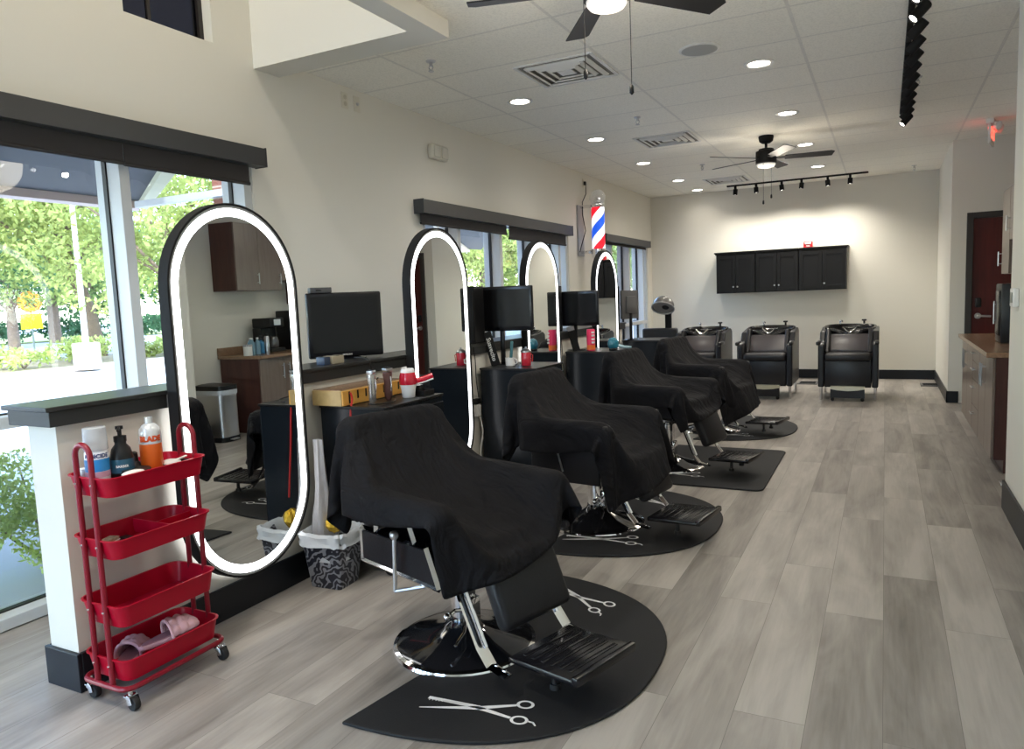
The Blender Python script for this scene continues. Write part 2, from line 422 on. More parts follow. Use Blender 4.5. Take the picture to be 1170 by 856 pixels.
b = MB(); b.box(-2.925, -2.75, 1.62, 8.25, 0, 1.04); struct('wall_low', b, wall_m)
b = MB()
b.box(-2.985, -2.722, 1.585, 8.29, 1.04, 1.098, .002); b.box(-3.0, -2.712, 1.570, 8.30, 1.098, 1.116, .003)
struct('trim_2', b, ledge_m)
# baseboards
b = MB(); b.box(-3.59, .68, 12.445, 12.46, 0, .14, .003); struct('baseboard_back', b, blk_trim)
b = MB()
b.box(.675, .69, -3.5, 5.435, 0, .18, .003); b.box(.69, 1.32, 5.42, 5.435, 0, .18, .003); b.box(1.305, 1.32, 5.435, 6.40, 0, .14, .003)
b.box(.665, .68, 10.055, 12.445, 0, .14, .003); b.box(.665, .79, 10.055, 10.07, 0, .14, .003)
struct('baseboard_right', b, blk_trim)
b = MB()
b.box(-2.945, -2.735, 1.603, 1.62, 0, .155, .003); b.box(-2.75, -2.733, 1.62, 8.25, 0, .155, .003); b.box(-2.942, -2.925, 1.62, 8.25, 0, .155, .003)
struct('baseboard_low', b, blk_trim)
b = MB()
for y0, y1 in ((3.52, 5.40), (8.74, 10.1)): b.box(-3.59, -3.575, y0, y1, 0, .14, .003)
struct('baseboard_left', b, blk_trim)

# windows
def window(name, y0, y1, z0, z1, mull, transom=.965, glass=None):
    t = bpy.data.objects.new(name, None); link(t); t['kind'] = 'structure'
    b = MB(); g = MB()
    def post(y, w):
        b.box(-3.705, -3.605, y-w/2, y+w/2, z0, z1, .003); b.box(-3.80, -3.735, y-w/2, y+w/2, z0, z1, .003)
        g.box(-3.735, -3.705, y-w/2-.008, y+w/2+.008, z0, z1)
    posts = [y0+.03]+list(mull)+[y1-.03]
    for y in posts: post(y, .06)
    rails = [z0+.035, z1-.03]+([transom] if transom else [])
    for z in rails:
        b.box(-3.70, -3.61, y0, y1, z-.028, z+.028, .003); b.box(-3.79, -3.735, y0, y1, z-.028, z+.028, .003)
        g.box(-3.735, -3.70, y0, y1, z-.034, z+.034)
    b.build('window_frame', white_frame, t, smooth=False); g.build('gasket', gasket, t, smooth=False)
    for a, c in zip(posts, posts[1:]):
        zs = sorted(rails)
        for za, zc in zip(zs, zs[1:]):
            p = MB(); p.box(-3.722, -3.718, a+.03, c-.03, za+.03, zc-.03); p.build('pane', glass or pane_m, t, smooth=False)
    return t
window('window_1', -2.6, 3.50, .0, 2.40, (-1.6, -.6, .5, 1.55, 2.62))
window('window_2', 5.42, 8.72, .0, 2.28, (6.05, 6.90, 7.70, 8.46))
window('window_3', 10.12, 12.22, .0, 2.28, (10.42, 11.26, 12.02))
t = bpy.data.objects.new('window_4', None); link(t); t['kind'] = 'structure'
b = MB(); b.box(-3.70, -3.66, 2.69, 3.27, 3.03, 3.06); b.box(-3.70, -3.66, 2.69, 2.72, 3.06, 4.4); b.box(-3.70, -3.66, 3.24, 3.27, 3.06, 4.4); b.box(-3.70, -3.66, 2.72, 3.24, 4.36, 4.4); b.box(-3.69, -3.67, 2.90, 2.92, 3.06, 4.36)
b.build('window_frame', mat('bronze frame', (.018, .014, .013), .4), t, smooth=False)
b = MB(); b.box(-3.684, -3.680, 2.72, 3.24, 3.06, 4.36); b.build('pane', pane_dark, t, smooth=False)
t = bpy.data.objects.new('window_5', None); link(t); t['kind'] = 'structure'      # shop front behind the camera
b = MB()
for x in (-3.17, -2.4, -1.63): b.box(x-.03, x+.03, -3.6, -3.5, 0, 2.7)
b.box(-3.2, -1.6, -3.6, -3.5, 0, .08); b.box(-3.2, -1.6, -3.6, -3.5, 2.64, 2.7); b.build('window_frame', white_frame, t, smooth=False)
b = MB(); b.box(-3.14, -1.66, -3.56, -3.555, .08, 2.64); b.build('pane', pane_m, t, smooth=False)
b = MB(); b.box(-3.2, -2.41, -3.56, -3.555, 2.85, 5.1); b.build('pane', pane_m, t, smooth=False)  # unseen upper glazing, added to brighten the raised bay and bulkhead
# daylight portals guide the sampling of the sky through the openings
def portal(y0, y1, z0, z1, x=-3.82):
    d = bpy.data.lights.new('portal', 'AREA'); d.shape = 'RECTANGLE'; d.size = y1-y0; d.size_y = z1-z0; d.cycles.is_portal = True
    o = bpy.data.objects.new('portal', d); link(o); o.location = (x, (y0+y1)/2, (z0+z1)/2)
    o.rotation_euler = Vector((-1, 0, 0)).to_track_quat('Z', 'Y').to_euler(); return o
portal(-2.6, 3.5, 0, 2.4); portal(5.42, 8.72, 0, 2.4); portal(10.12, 12.22, 0, 2.4)
p = portal(-.8, .8, 0, 2.7); p.location = (-2.4, -3.62, 1.35); p.rotation_euler = Vector((0, -1, 0)).to_track_quat('Z', 'Y').to_euler()

p = portal(-.395, .395, 2.85, 5.1); p.location = (-2.8, -3.62, 3.97); p.rotation_euler = Vector((0, -1, 0)).to_track_quat('Z', 'Y').to_euler()
# door with its frame
t = bpy.data.objects.new('door_1', None); link(t); t['kind'] = 'structure'
b = MB(); b.box(.835, .90, 10.035, 10.10, 0, 2.22, .003); b.box(1.76, 1.84, 10.035, 10.10, 0, 2.22, .003); b.box(.90, 1.76, 10.035, 10.10, 2.15, 2.22, .003)
b.build('door_frame', mat('dark bronze door frame', (.030, .026, .024), .45), t, smooth=False)
b = MB(); b.box(.90, 1.76, 10.075, 10.115, .01, 2.15); b.build('door_panel', door_red, t, smooth=False)
b = MB(); b.cyl((.965, 10.075, 1.03), (.965, 10.055, 1.03), .034); b.tube([(.965, 10.05, 1.03), (.965, 10.01, 1.03), (1.0, 10.0, 1.03), (1.09, 10.0, 1.025)], .012)
b.build('door_handle', brushed, t)
b = MB(); b.box(.935, .995, 10.045, 10.075, 1.13, 1.24, .012); b.build('keypad_lock', blk_plastic, t)

# ------------------------------------------------------------------ outdoors
b = MB(); b.box(-120, 60, -80, 160, -.5, -.16); struct('ground', b, concrete)
b = MB(); b.box(-6.0, -3.80, -8, 40, -.16, -.03); struct('ground', b, concrete)                 # walk along the shop
b = MB(); b.box(-26.5, -20.8, -40, 130, -.16, -.05); struct('ground', b, mulch)
b = MB(); b.box(-20.95, -20.78, -40, 130, -.16, .0); struct('ground', b, mat('pinkish kerb', (.60, .50, .45), .9))
b = MB(); b.box(-46, -30, -40, 130, -.158, -.12); struct('ground', b, asphalt)
b = MB(); b.box(-70, -48, -40, 130, -.158, -.10); struct('ground', b, grassm)
# slanted porch roofs outside the windows, with beams and a brick wing wall
o = thing('porch_roof', 'grey underside of porch roof with tan edge beam seen through large left window', 'roof', (-5.5, 0, 2.62))
b = MB(); b.prism([(-3.80, -4), (-3.80, 3.30), (-7.3, 5.45), (-7.3, -4)], 2.66, 2.95, off=(5.5, 0, -2.62)); b.build('soffit', soffit_m, o, smooth=False)
b = MB(); b.prism([(-7.25, -4), (-7.25, 5.42), (-7.45, 5.55), (-7.45, -4)], 2.58, 2.98, off=(5.5, 0, -2.62)); b.build('edge_beam', mat('pink tan beam', (.62, .47, .38), .7), o, smooth=False)
b = MB(); b.prism([(-3.82, 3.28), (-3.82, 3.42), (-7.4, 5.62), (-7.3, 5.44)], 2.60, 2.98, off=(5.5, 0, -2.62)); b.prism([(-3.82, 1.9), (-3.82, 2.0), (-7.25, 4.0), (-7.25, 3.85)], 2.60, 2.66, off=(5.5, 0, -2.62)); b.build('rafter', mat('yellow tan rafter', (.62, .58, .36), .7), o, smooth=False)
o = thing('porch_roof', 'grey gabled porch underside seen through middle window above monitor', 'roof', (-6, 10, 2.62))
b = MB(); b.prism([(-3.85, 6.4), (-6.0, 11.35), (-8.8, 15.8), (-8.9, 15.2), (-7.6, 11.5), (-5.5, 6.4)], 2.66, 2.9, off=(6, -10, -2.62)); b.build('soffit', soffit_m, o, smooth=False)
b = MB(); b.prism([(-6.0, 9.3), (-6.35, 9.9), (-9.2, 15.3), (-8.95, 15.5)], 2.60, 2.655, off=(6, -10, -2.62)); b.build('edge_beam', beam_m, o, smooth=False)
o = thing('brick_pier', 'red brick pier outside the second pane of large left window', 'wall', (-4.9, 5.0, -.05))
b = MB(); b.box(-.52, .62, -.2, .9, 0, 4.0); b.build('brickwork', brick_m, o, smooth=False)
b = MB(); b.box(-1.5, .60, -.27, -.21, 2.50, 2.56); b.box(.18, .23, -.27, -.21, 2.56, 2.75); b.build('white_rail', white_frame, o, smooth=False)
o = thing('brick_pier', 'red brick pier seen at right end of middle window', 'wall', (-4.3, 10.4, -.05))
b = MB(); b.box(-.45, .4, -.2, .3, 0, 4.0); b.build('brickwork', brick_m, o, smooth=False)

def foliage(name, blobs, n, size, mt, parent, seed):
    """leaf quads scattered in ellipsoid shells"""
    rg = np.random.default_rng(seed)
    w = np.array([bl[3]*bl[4]*bl[5] for bl in blobs])**.66; w = w/w.sum()
    idx = rg.choice(len(blobs), n, p=w); B = np.array(blobs)[idx]
    d = rg.normal(size=(n, 3)); d /= np.linalg.norm(d, axis=1)[:, None]
    r = rg.uniform(.45, 1.0, n)**.5
    c = B[:, :3] + d*r[:, None]*B[:, 3:6] + rg.normal(size=(n, 3))*size*.6
    u = rg.normal(size=(n, 3)); u /= np.linalg.norm(u, axis=1)[:, None]
    v = np.cross(u, rg.normal(size=(n, 3))); v /= np.linalg.norm(v, axis=1)[:, None]
    s = size*rg.uniform(.6, 1.3, n)[:, None]
    co = np.stack([c-u*s, c+v*s*.5, c+u*s, c-v*s*.5], 1).reshape(-1, 3)
    me = bpy.data.meshes.new(name); me.vertices.add(4*n); me.vertices.foreach_set('co', co.ravel())
    me.loops.add(4*n); me.loops.foreach_set('vertex_index', np.arange(4*n, dtype=np.int32))
    me.polygons.add(n); me.polygons.foreach_set('loop_start', np.arange(0, 4*n, 4, dtype=np.int32)); 
    me.update(calc_edges=True); me.materials.append(mt)
    ob = bpy.data.objects.new(name, me); link(ob); ob.parent = parent; return ob
def tree(loc, H, rad, label, mt, n, lsize, seed, low=.35, trunk_r=.2, lean=(0, 0), group=None):
    rg = random.Random(seed)
    t = thing('tree', label, 'tree', loc, 0, group)
    b = MB(); top = V(lean[0], lean[1], H*.72)
    b.tube([V(0, 0, -.1), V(lean[0]*.15, lean[1]*.15, H*.2), V(lean[0]*.5, lean[1]*.5, H*.45), top], [trunk_r*1.2, trunk_r, trunk_r*.7, trunk_r*.25], 10)
    blobs = []
    for k in range(9):
        a = k*2.4+rg.random(); z0 = H*rg.uniform(.28, .55); z1 = min(H*.92, z0+H*rg.uniform(.08, .35)); rr = rad*rg.uniform(.5, .9)
        p0 = V(lean[0]*z0/H, lean[1]*z0/H, z0); p2 = V(rr*math.cos(a)+lean[0]*.5, rr*math.sin(a)+lean[1]*.5, z1)
        b.tube([p0, p0.lerp(p2, .5)+V(0, 0, .25), p2], [trunk_r*.4, trunk_r*.22, trunk_r*.08], 6)
        blobs.append((p2.x, p2.y, p2.z, rad*.5, rad*.5, H*.15))
    for k in range(16):
        a = rg.random()*6.28; q = rg.uniform(0, .8)*rad; z = H*rg.uniform(low, .95)
        blobs.append((q*math.cos(a)+lean[0]*.5, q*math.sin(a)+lean[1]*.5, z, rad*rg.uniform(.28, .5), rad*rg.uniform(.28, .5), H*rg.uniform(.07, .14)))
    b.build('trunk', bark, t); foliage('crown', blobs, int(n*1.9), lsize*.66, mt, t, seed); return t
G0 = -.1
# the trees beyond the car park, near to far along the kerb
tree((-25.5, 16.9, G0), 8.5, 4.4, 'big yellow green tree with dark leaning trunk right of the lamp post', leaf_y, 9000, .17, 1, .30, .24, (-.6, -1.4))
tree((-26.5, 8.5, G0), 8.0, 4.2, 'bright yellow green tree crown at far left window edge', leaf_y, 7500, .17, 2, .34, .22, (.3, .5))
tree((-39.0, 21.4, G0), 6.2, 3.2, 'small deep green tree with red brown trunk beside the yellow warning signs', leaf_d, 6000, .15, 3, .50, .24)
tree((-44, 26.5, G0), 9.5, 4.5, 'tree with grey trunk across the street behind the warning signs', leaf_g, 6000, .22, 4, .32, .3)
tree((-19.6, 15.4, G0), 7.6, 3.4, 'tall yellow green tree with brown trunk in the second pane of large window', leaf_y, 7000, .14, 5, .30, .18, (-.3, .3))
tree((-15.5, 20.5, G0), 7.2, 3.0, 'leafy tree behind the brick pier beside the first oval mirror', leaf_g, 5000, .14, 6, .25, .17)
tree((-15.0, 27.0, G0), 7.5, 3.6, 'sunlit green tree filling the middle window beside second oval mirror', leaf_y, 8000, .15, 7, .18, .2)
tree((-13.2, 30.0, G0), 7.5, 3.4, 'sunlit green tree filling the middle window left of third oval mirror', leaf_g, 8000, .15, 8, .16, .2)
tree((-14.5, 36.5, G0), 8.5, 4.2, 'bushy green tree behind the third and fourth oval mirrors', leaf_y, 7000, .17, 9, .16, .2)
tree((-11.2, 39.0, G0), 7.5, 3.0, 'pale green tree in the far window left pane', leaf_y, 6500, .16, 10, .22, .2)
tree((-15.5, 47.0, G0), 8.5, 4.5, 'green tree in the far window right pane', leaf_g, 6500, .2, 11, .2, .2)
for i, (x, y, H, rd, mt) in enumerate(((-56, 14, 9, 5.5, leaf_d), (-62, 25.5, 9, 6, leaf_g), (-56, 37, 9, 6, leaf_d), (-54, 50, 10, 6.5, leaf_g), (-48, 63.5, 10, 6.5, leaf_d), (-37, 73, 10, 6.5, leaf_g), (-24, 80, 10, 6.5, leaf_d), (-10, 84, 10, 6.5, leaf_g), (-58, 2, 9, 5.5, leaf_g))):
    tree((x, y, G0), H, rd, 'distant %s tree across the street, %s from the left of the far row' % ('dark green' if mt is leaf_d else 'mid green', ('second', 'third', 'fourth', 'fifth', 'sixth', 'seventh', 'eighth', 'rightmost', 'leftmost')[i]), mt, 3500, .34, 20+i, .08, .25, group='distant trees across the street')
# low planting
def bush(name, label, loc, rx, ry, h, mt, n, ls, seed, group=None):
    t = thing(name, label, 'plant', loc, 0, group); rg = random.Random(seed); bl = []
    for k in range(14): bl.append((rg.uniform(-.8, .8)*rx, rg.uniform(-.8, .8)*ry, h*rg.uniform(.3, .75), rx*.35, min(ry, rx*1.5)*.35, h*.3))
    foliage('foliage', bl, n, ls, mt, t, seed)
    b = MB()
    for k in range(7): a = rg.random()*6.28; b.tube([(0, 0, 0), (math.cos(a)*rx*.3, math.sin(a)*ry*.3, h*.4), (math.cos(a)*rx*.6, math.sin(a)*ry*.6, h*.75)], [.012, .009, .004], 5)
    b.build('stem', bark, t); return t
bush('hedge', 'bright yellow green hedge outside the window left of half wall', (-4.45, 2.5, -.03), .42, .95, .78, leaf_h, 15000, .019, 41)
ords8 = ('leftmost', 'second', 'third', 'fourth', 'fifth', 'sixth', 'seventh', 'rightmost')
for i, y in enumerate((9.5, 10.7, 11.8, 12.6, 14.6, 15.4, 16.6, 18.2)):
    bush('shrub', 'low yellowish shrub in the car park planting bed, %s from the left' % ords8[i], (-22.6-(i % 3)*.7, y, -.05), .8, .8, .6+.12*(i % 3), leaf_h if i % 2 else leaf_y, 500, .09, 50+i, 'shrubs in the car park bed')
for i, (x, y) in enumerate(((-48, 15.5), (-48, 20.2), (-47.5, 24.9), (-47, 29.6), (-47, 34.3))):
    bush('shrub', 'dark green rounded shrub along the far side of the street, %s from the left' % ords8[i], (x, y, -.1), 1.6, 2.4, 1.5, leaf_d, 1500, .14, 70+i, 'dark shrubs beyond the street')
# lamp post and signs
t = thing('lamp_post', 'pale car park lamp post on thick round concrete base outside left window', 'lamp', (-20.6, 13.25, -.1))
b = MB(); b.lathe([(.36, 0), (.36, .72), (.33, .76), (0, .76)], n=28); b.build('concrete_base', mat('pinkish concrete', (.58, .50, .45), .9, noise=(3, .1)), t)
b = MB(); b.cyl((0, 0, .76), (0, 0, 6.2), .085, .06); b.build('pole', mat('galvanised pole', (.62, .62, .60), .5), t)
b = MB(); b.box(-.15, .15, .0, .9, 6.1, 6.25, .03); b.build('lamp_head', grey_pl, t)
yw = math.atan2(-35.2, 20.1)
t = thing('road_sign', 'round orange and square yellow warning signs on one post across the car park', 'sign', (-34.9, 20.0, -.12), math.atan2(20.0, -34.9)+PI/2+PI)
b = MB(); b.cyl((0, .03, 0), (0, .03, 2.75), .04, n=8); b.build('post', mat('sign post', (.10, .12, .10), .6), t)
b = MB(); b.lathe([(.48, -.012), (.48, .012)], (0, 0, 2.28), 32, (0, 1, 0)); b.build('round_panel', mat('orange sign', (.70, .24, .01), .5), t)
b = MB(); b.box(-.34, .34, -.024, -.014, -.035, .035, rot=RM('Y', 45), piv=(0, 0, 0)); b.box(-.34, .34, -.024, -.014, -.035, .035, rot=RM('Y', -45), piv=(0, 0, 0))
b.tube([(.43*math.cos(a*PI/16), -.014, .43*math.sin(a*PI/16)) for a in range(32)], .014, 5, True)
for v in b.bm.verts: v.co.z += 2.28
b.build('crossing_mark', mat('sign black', (.05, .03, .01), .5), t)
b = MB(); b.box(-.42, .42, -.012, .012, 1.05, 1.75, .01); b.build('square_panel', mat('yellow sign', (.75, .66, .0), .5), t)
# ================================================================== CLOTH SOLVER for the capes (positions only, numpy)
def rot_y(a): c, s = math.cos(a), math.sin(a); return np.array([[c, 0, s], [0, 1, 0], [-s, 0, c]])
def sim_cape(boxes, sx, sy, c0, rot, n=54, steps=170, seed=0, z0=1.03, mu=.8, stick=.005, slack=.905):
    """boxes: (centre, half extents, 3x3 axes, radius). Returns vertices and quads of the settled cloth (local to the chair)."""
    rg = np.random.default_rng(seed)
    nx = n; ny = int(n*sy/sx)
    X, Y = np.meshgrid(np.linspace(-sx/2, sx/2, nx), np.linspace(-sy/2, sy/2, ny), indexing='ij')
    ca, sa = math.cos(rot), math.sin(rot)
    P = np.stack([c0[0]+(ca*X-sa*Y)*slack, c0[1]+(sa*X+ca*Y)*slack, np.full_like(X, z0)+.02*np.sin(X*11+seed+2*Y)+.015*np.cos(Y*13+seed)], -1)
    P += rg.normal(size=P.shape)*.002
    Q = P.copy(); dx = sx/(nx-1); dy = sy/(ny-1); dd = math.hypot(dx, dy)
    def con(a, b, L, k):
        d = P[b]-P[a]; l = np.sqrt((d*d).sum(-1, keepdims=True))+1e-9
        c = d*(.5*k*(l-L)/l); P[a] += c; P[b] -= c
    s = slice
    cons = []
    for o in (0, 1):
        m1 = (nx-o)//2*2; cons.append(((s(o, o+m1-1, 2), s(None)), (s(o+1, o+m1, 2), s(None)), dx, 1.0))
        m2 = (ny-o)//2*2; cons.append(((s(None), s(o, o+m2-1, 2)), (s(None), s(o+1, o+m2, 2)), dy, 1.0))
    for o in (0, 1):
        for q in (0, 1):
            m1 = (nx-o)//2*2; m2 = (ny-q)//2*2
            a0 = s(o, o+m1-1, 2); a1 = s(o+1, o+m1, 2); b0 = s(q, q+m2-1, 2); b1 = s(q+1, q+m2, 2)
            cons.append(((a0, b0), (a1, b1), dd, .35)); cons.append(((a1, b0), (a0, b1), dd, .35))
    def bend():
        for ax in (0, 1):
            L = 2*(dx, dy)[ax]; N = (nx, ny)[ax]
            for o in range(4):
                i0 = np.arange(o, N-2, 4)
                if not len(i0): continue
                if ax == 0: con((i0, s(None)), (i0+2, s(None)), L, .10)
                else: con((s(None), i0), (s(None), i0+2), L, .10)
    h = .016
    for it in range(steps):
        damp = .985 if it < steps-60 else .93
        Vv = (P-Q)*damp; Vv[..., 2] -= 9.8*h*h; sp = np.sqrt((Vv**2).sum(-1, keepdims=True))+1e-9
        Vv *= np.minimum(1, .011/sp); Q = P.copy(); P = P+Vv
        for k in range(12):
            for a, b_, L, kk in cons: con(a, b_, L, kk)
            if k % 4 == 0: bend()
            if k % 3 == 2:
                hit = np.zeros(P.shape[:2], bool)
                for cen, he, A, rad in boxes:
                    l = (P-cen)@A                      # local coords (A columns are the axes)
                    q = np.abs(l)-he
                    outside = np.maximum(q, 0); do = np.sqrt((outside**2).sum(-1)); di = np.minimum(q.max(-1), 0)
                    sd = do+di-rad; mk = sd < 0
                    if not mk.any(): continue
                    nrm = np.where((do > 1e-6)[..., None], outside/(do[..., None]+1e-9), 0.)
                    ins = do <= 1e-6
                    if ins.any():
                        am = q.argmax(-1); oh = np.eye(3)[am]; nrm = np.where(ins[..., None], oh, nrm)
                    nrm = nrm*np.sign(l+1e-12)
                    push = (nrm*(-sd)[..., None])@A.T
                    P[mk] += push[mk]; hit |= mk
                    nw = nrm@A.T; dsp = P-Q; tg = dsp-(dsp*nw).sum(-1, keepdims=True)*nw; tl = np.sqrt((tg**2).sum(-1, keepdims=True)); P[mk] -= (np.where(tl < stick, 1., mu)*tg)[mk]
                fl = P[..., 2] < .02; P[..., 2][fl] = .02; hit |= fl
                # friction
                Q[hit] = P[hit]-(P[hit]-Q[hit])*.12
    vs = P.reshape(-1, 3); idx = np.arange(nx*ny).reshape(nx, ny)
    qs = np.stack([idx[:-1, :-1], idx[1:, :-1], idx[1:, 1:], idx[:-1, 1:]], -1).reshape(-1, 4)
    return vs, qs
def cape_bump(mt):
    n, l, b = nodes_of(mt); tc = n.new('ShaderNodeTexCoord'); mp = n.new('ShaderNodeMapping'); mp.inputs['Rotation'].default_value = (.3, .5, .6); mp.inputs['Scale'].default_value = (2.2, 7, 4)
    nz = n.new('ShaderNodeTexNoise'); nz.inputs['Scale'].default_value = 1.6; nz.inputs['Detail'].default_value = 3; nz.inputs['Distortion'].default_value = 1.2
    bp = n.new('ShaderNodeBump'); bp.inputs['Strength'].default_value = .55; bp.inputs['Distance'].default_value = .05
    l.new(tc.outputs['Object'], mp.inputs[0]); l.new(mp.outputs[0], nz.inputs['Vector']); l.new(nz.outputs['Fac'], bp.inputs['Height'])
    old = b.inputs['Normal'].links[0].from_node; l.new(bp.outputs[0], old.inputs['Normal'])
cape_bump(capef)
def cape_obj(vs, qs, root_loc, rz, label, group):
    me = bpy.data.meshes.new('barber_cape'); me.from_pydata([tuple(v) for v in vs], [], [tuple(int(k) for k in q) for q in qs]); me.materials.append(capef)
    for p in me.polygons: p.use_smooth = True
    o = bpy.data.objects.new('barber_cape', me); link(o); o.location = root_loc; o.rotation_euler = (0, 0, rz)
    ss = o.modifiers.new('s', 'SUBSURF'); ss.levels = 1; ss.render_levels = 1
    so_ = o.modifiers.new('t', 'SOLIDIFY'); so_.thickness = .003; so_.offset = 0
    return tag(o, label, 'cape', group)

# ================================================================== BARBER CHAIRS (face local +X)
BACK_A = math.atan2(.15, .45)                # recline of the backrest
def barber_chair(label, loc, rz, style, lift=0.0, foot_dip=6):
    t = thing('barber_chair', label, 'chair', loc, rz, 'barber chairs along the low wall')
    L = lift
    b = MB(); b.lathe([(.0, 0), (.300, 0), (.305, .008), (.300, .020), (.285, .026)], n=48, cap=False)
    b.build('base_rim', chrome, t)
    b = MB(); b.lathe([(.286, .024), (.26, .034), (.17, .055), (.09, .085), (.062, .11), (.058, .13), (0, .13)], n=48, cap=False)
    b.build('base_dome', mat_dome, t)
    b = MB(); b.lathe([(.054, .11), (.054, .30+L), (.045, .305+L), (.045, .36+L)], n=28); b.build('hydraulic_column', chrome, t)
    b = MB(); b.box(.03, .075, -.03, .03, .11, .22, .006); b.tube([(.05, -.03, .17), (.07, -.11, .20), (.075, -.15, .19)], .008); b.ball((.075, -.155, .19), .016)
    b.tube([(.05, -.03, .14), (.10, -.09, .11), (.12, -.16, .085)], .006); b.build('pump_pedal', chrome, t)
    # seat with frame and cushion
    b = MB(); b.box(-.24, .24, -.235, .235, .35+L, .41+L, .01); b.build('seat_frame', blk_matte, t)
    b = MB(); b.box(-.25, .29, -.265, .265, .40+L, .52+L, .035, seg=3); b.build('seat', vinyl, t)
    # backrest
    b = MB(); b.box(-.335, -.245, -.255, .255, .50+L, .96, .035, rot=RM('Y', -math.degrees(BACK_A)), piv=(-.27, 0, .50+L), seg=3)
    b.build('backrest', vinyl, t)
    # arms
    for sy in (-1, 1):
        b = MB(); y = .325*sy
        b.box(-.30, .28, y-.035, y+.035, .655, .70, .016, seg=3); b.build('armrest', vinyl, t)
        yo = .298*sy
        if style == 'frame':
            b = MB()
            # flat chrome trapezoid frame round a black panel, with two posts up to the arm
            P4 = [(-.27, .53+L), (.145, .53+L), (.21, .385+L), (-.27, .395+L)]
            for i in range(4):
                p, q = P4[i], P4[(i+1) % 4]; b.tube([(p[0], yo, p[1]), (q[0], yo, q[1])], 0, 4, flat=(.013, .013))
            b.tube([(-.17, yo, .53+L), (-.165, yo, .66)], 0, 4, flat=(.012, .012)); b.tube([(.02, yo, .66), (.08, yo, .53+L)], 0, 4, flat=(.012, .012))
            b.build('side_frame', chrome, t)
            b = MB(); b.prism([(-.26, .52+L), (.14, .52+L), (.195, .397+L), (-.26, .407+L)], -.008, .008, Matrix(((1, 0, 0), (0, 0, 1), (0, 1, 0))), (0, yo, 0)); b.build('side_panel', vinyl, t)
        else:
            b = MB(); b.box(-.28, .20, yo-.012, yo+.012, .33+L, .60, .01); b.build('side_panel', vinyl, t)
            b = MB(); b.box(-.26, .18, yo*1.04-.01, yo*1.04+.01, .60, .615, .003); b.tube([(-.10, yo*1.09, .61), (-.04, yo*1.09, .40)], .006, 6); b.build('side_rail', brushed if style == 'panel' else chrome, t)
            b = MB(); b.box(-.24, -.20, yo-.01, yo+.01, .60, .66); b.build('arm_post', blk_plastic, t); b = MB(); b.box(.10, .14, yo-.01, yo+.01, .60, .66); b.build('arm_post', blk_plastic, t)
        # chrome side link down to the footrest
        b = MB(); yl = .215*sy; k = .0
        b.tube([(.20, yl, .42+L), (.335, yl, .17), (.385, yl, .115)], 0, 4, flat=(.006, .026)); b.tube([(.385, yl, .115), (.47, yl, .10)], 0, 4, flat=(.007, .024))
        b.tube([(.215, yl-.014*sy, .42+L), (.35, yl-.014*sy, .17)], 0, 4, flat=(.006, .008))
        b.ball((.40, yl-.010*sy, .112), .011, 8); b.ball((.44, yl-.010*sy, .106), .011, 8)
        b.build('leg_link', chrome, t)
    if style == 'frame':
        b = MB(); b.tube([(.0, -.335, .55+L), (.0, -.345, .34+L)], .008); b.tube([(.0, -.345, .34+L), (.12, -.28, .37+L)], .008); b.ball((.0, -.335, .56+L), .019, 10); b.build('recline_lever', brushed, t)
    b = MB(); b.box(.285, .360, -.185, .185, .205, .46+L*.5, .030, rot=RM('Y', -24), piv=(.30, 0, .46), seg=3); b.build('leg_rest', vinyl, t)
    # ribbed foot plate
    rt = RM('Y', foot_dip*-.4)
    b = MB(); b.box(.43, .745, -.175, .175, .125, .150, .010, rot=rt, piv=(.44, 0, .12))
    for k in range(6):
        x = .47+.042*k; b.box(x, x+.018, -.135, .135, .149, .1525, .001, rot=rt, piv=(.44, 0, .12))
    b.box(.725, .755, -.175, .175, .125, .160, .009, rot=rt, piv=(.44, 0, .12))
    b.build('footrest', blk_gloss, t)
    for y in (-.10, .10):
        b = MB(); b.cyl((.59, y, .065), (.59, y, .125), .012, n=10); b.cyl((.59, y, .052), (.59, y, .072), .020, n=10); b.build('footrest_bumper', rubber, t)
    return t
mat_dome = mat('black gloss dome', (.010, .010, .012), .06, coat=.6)
def chair_boxes(L=0):
    I = np.eye(3); A = rot_y(-BACK_A); d = .015
    piv = np.array([-.27, 0, .50+L]); cb = np.array([-.29, 0, (.50+L+.96)/2]); cb = piv+A@(cb-piv)
    lr = rot_y(R(-24)); pl = np.array([.30, 0, .46]); cl = pl+lr@(np.array([.325, 0, .31])-pl)
    return [(cb, np.array([.030, .24, (.46-L)/2]), A, .02+d), (np.array([.02, 0, .46+L]), np.array([.25, .25, .04]), I, .02+d),
            (np.array([-.01, -.315, .50]), np.array([.275, .022, .18]), I, .022+d), (np.array([-.01, .315, .50]), np.array([.275, .022, .18]), I, .022+d),
            (cl, np.array([.02, .17, .13]), lr, .02+d), (np.array([.62, 0, .13]), np.array([.17, .17, .012]), I, .01)]
CH = [
    ((-1.57, 2.53, 0), -17, 'frame', 0.0, 'black and chrome barber chair under a cape, nearest the camera, chrome trapezoid side frame'),
    ((-1.62, 4.27, 0), -9, 'panel', 0.0, 'black barber chair under a cape with plain black side panel, second from the camera'),
    ((-1.60, 5.92, 0), -12, 'frame', .06, 'barber chair raised on its chrome column over the rectangular mat, under a cape'),
    ((-1.60, 7.62, 0), -12, 'plain', 0.0, 'barber chair under a cape farthest from the camera, in front of the shampoo chairs'),
]
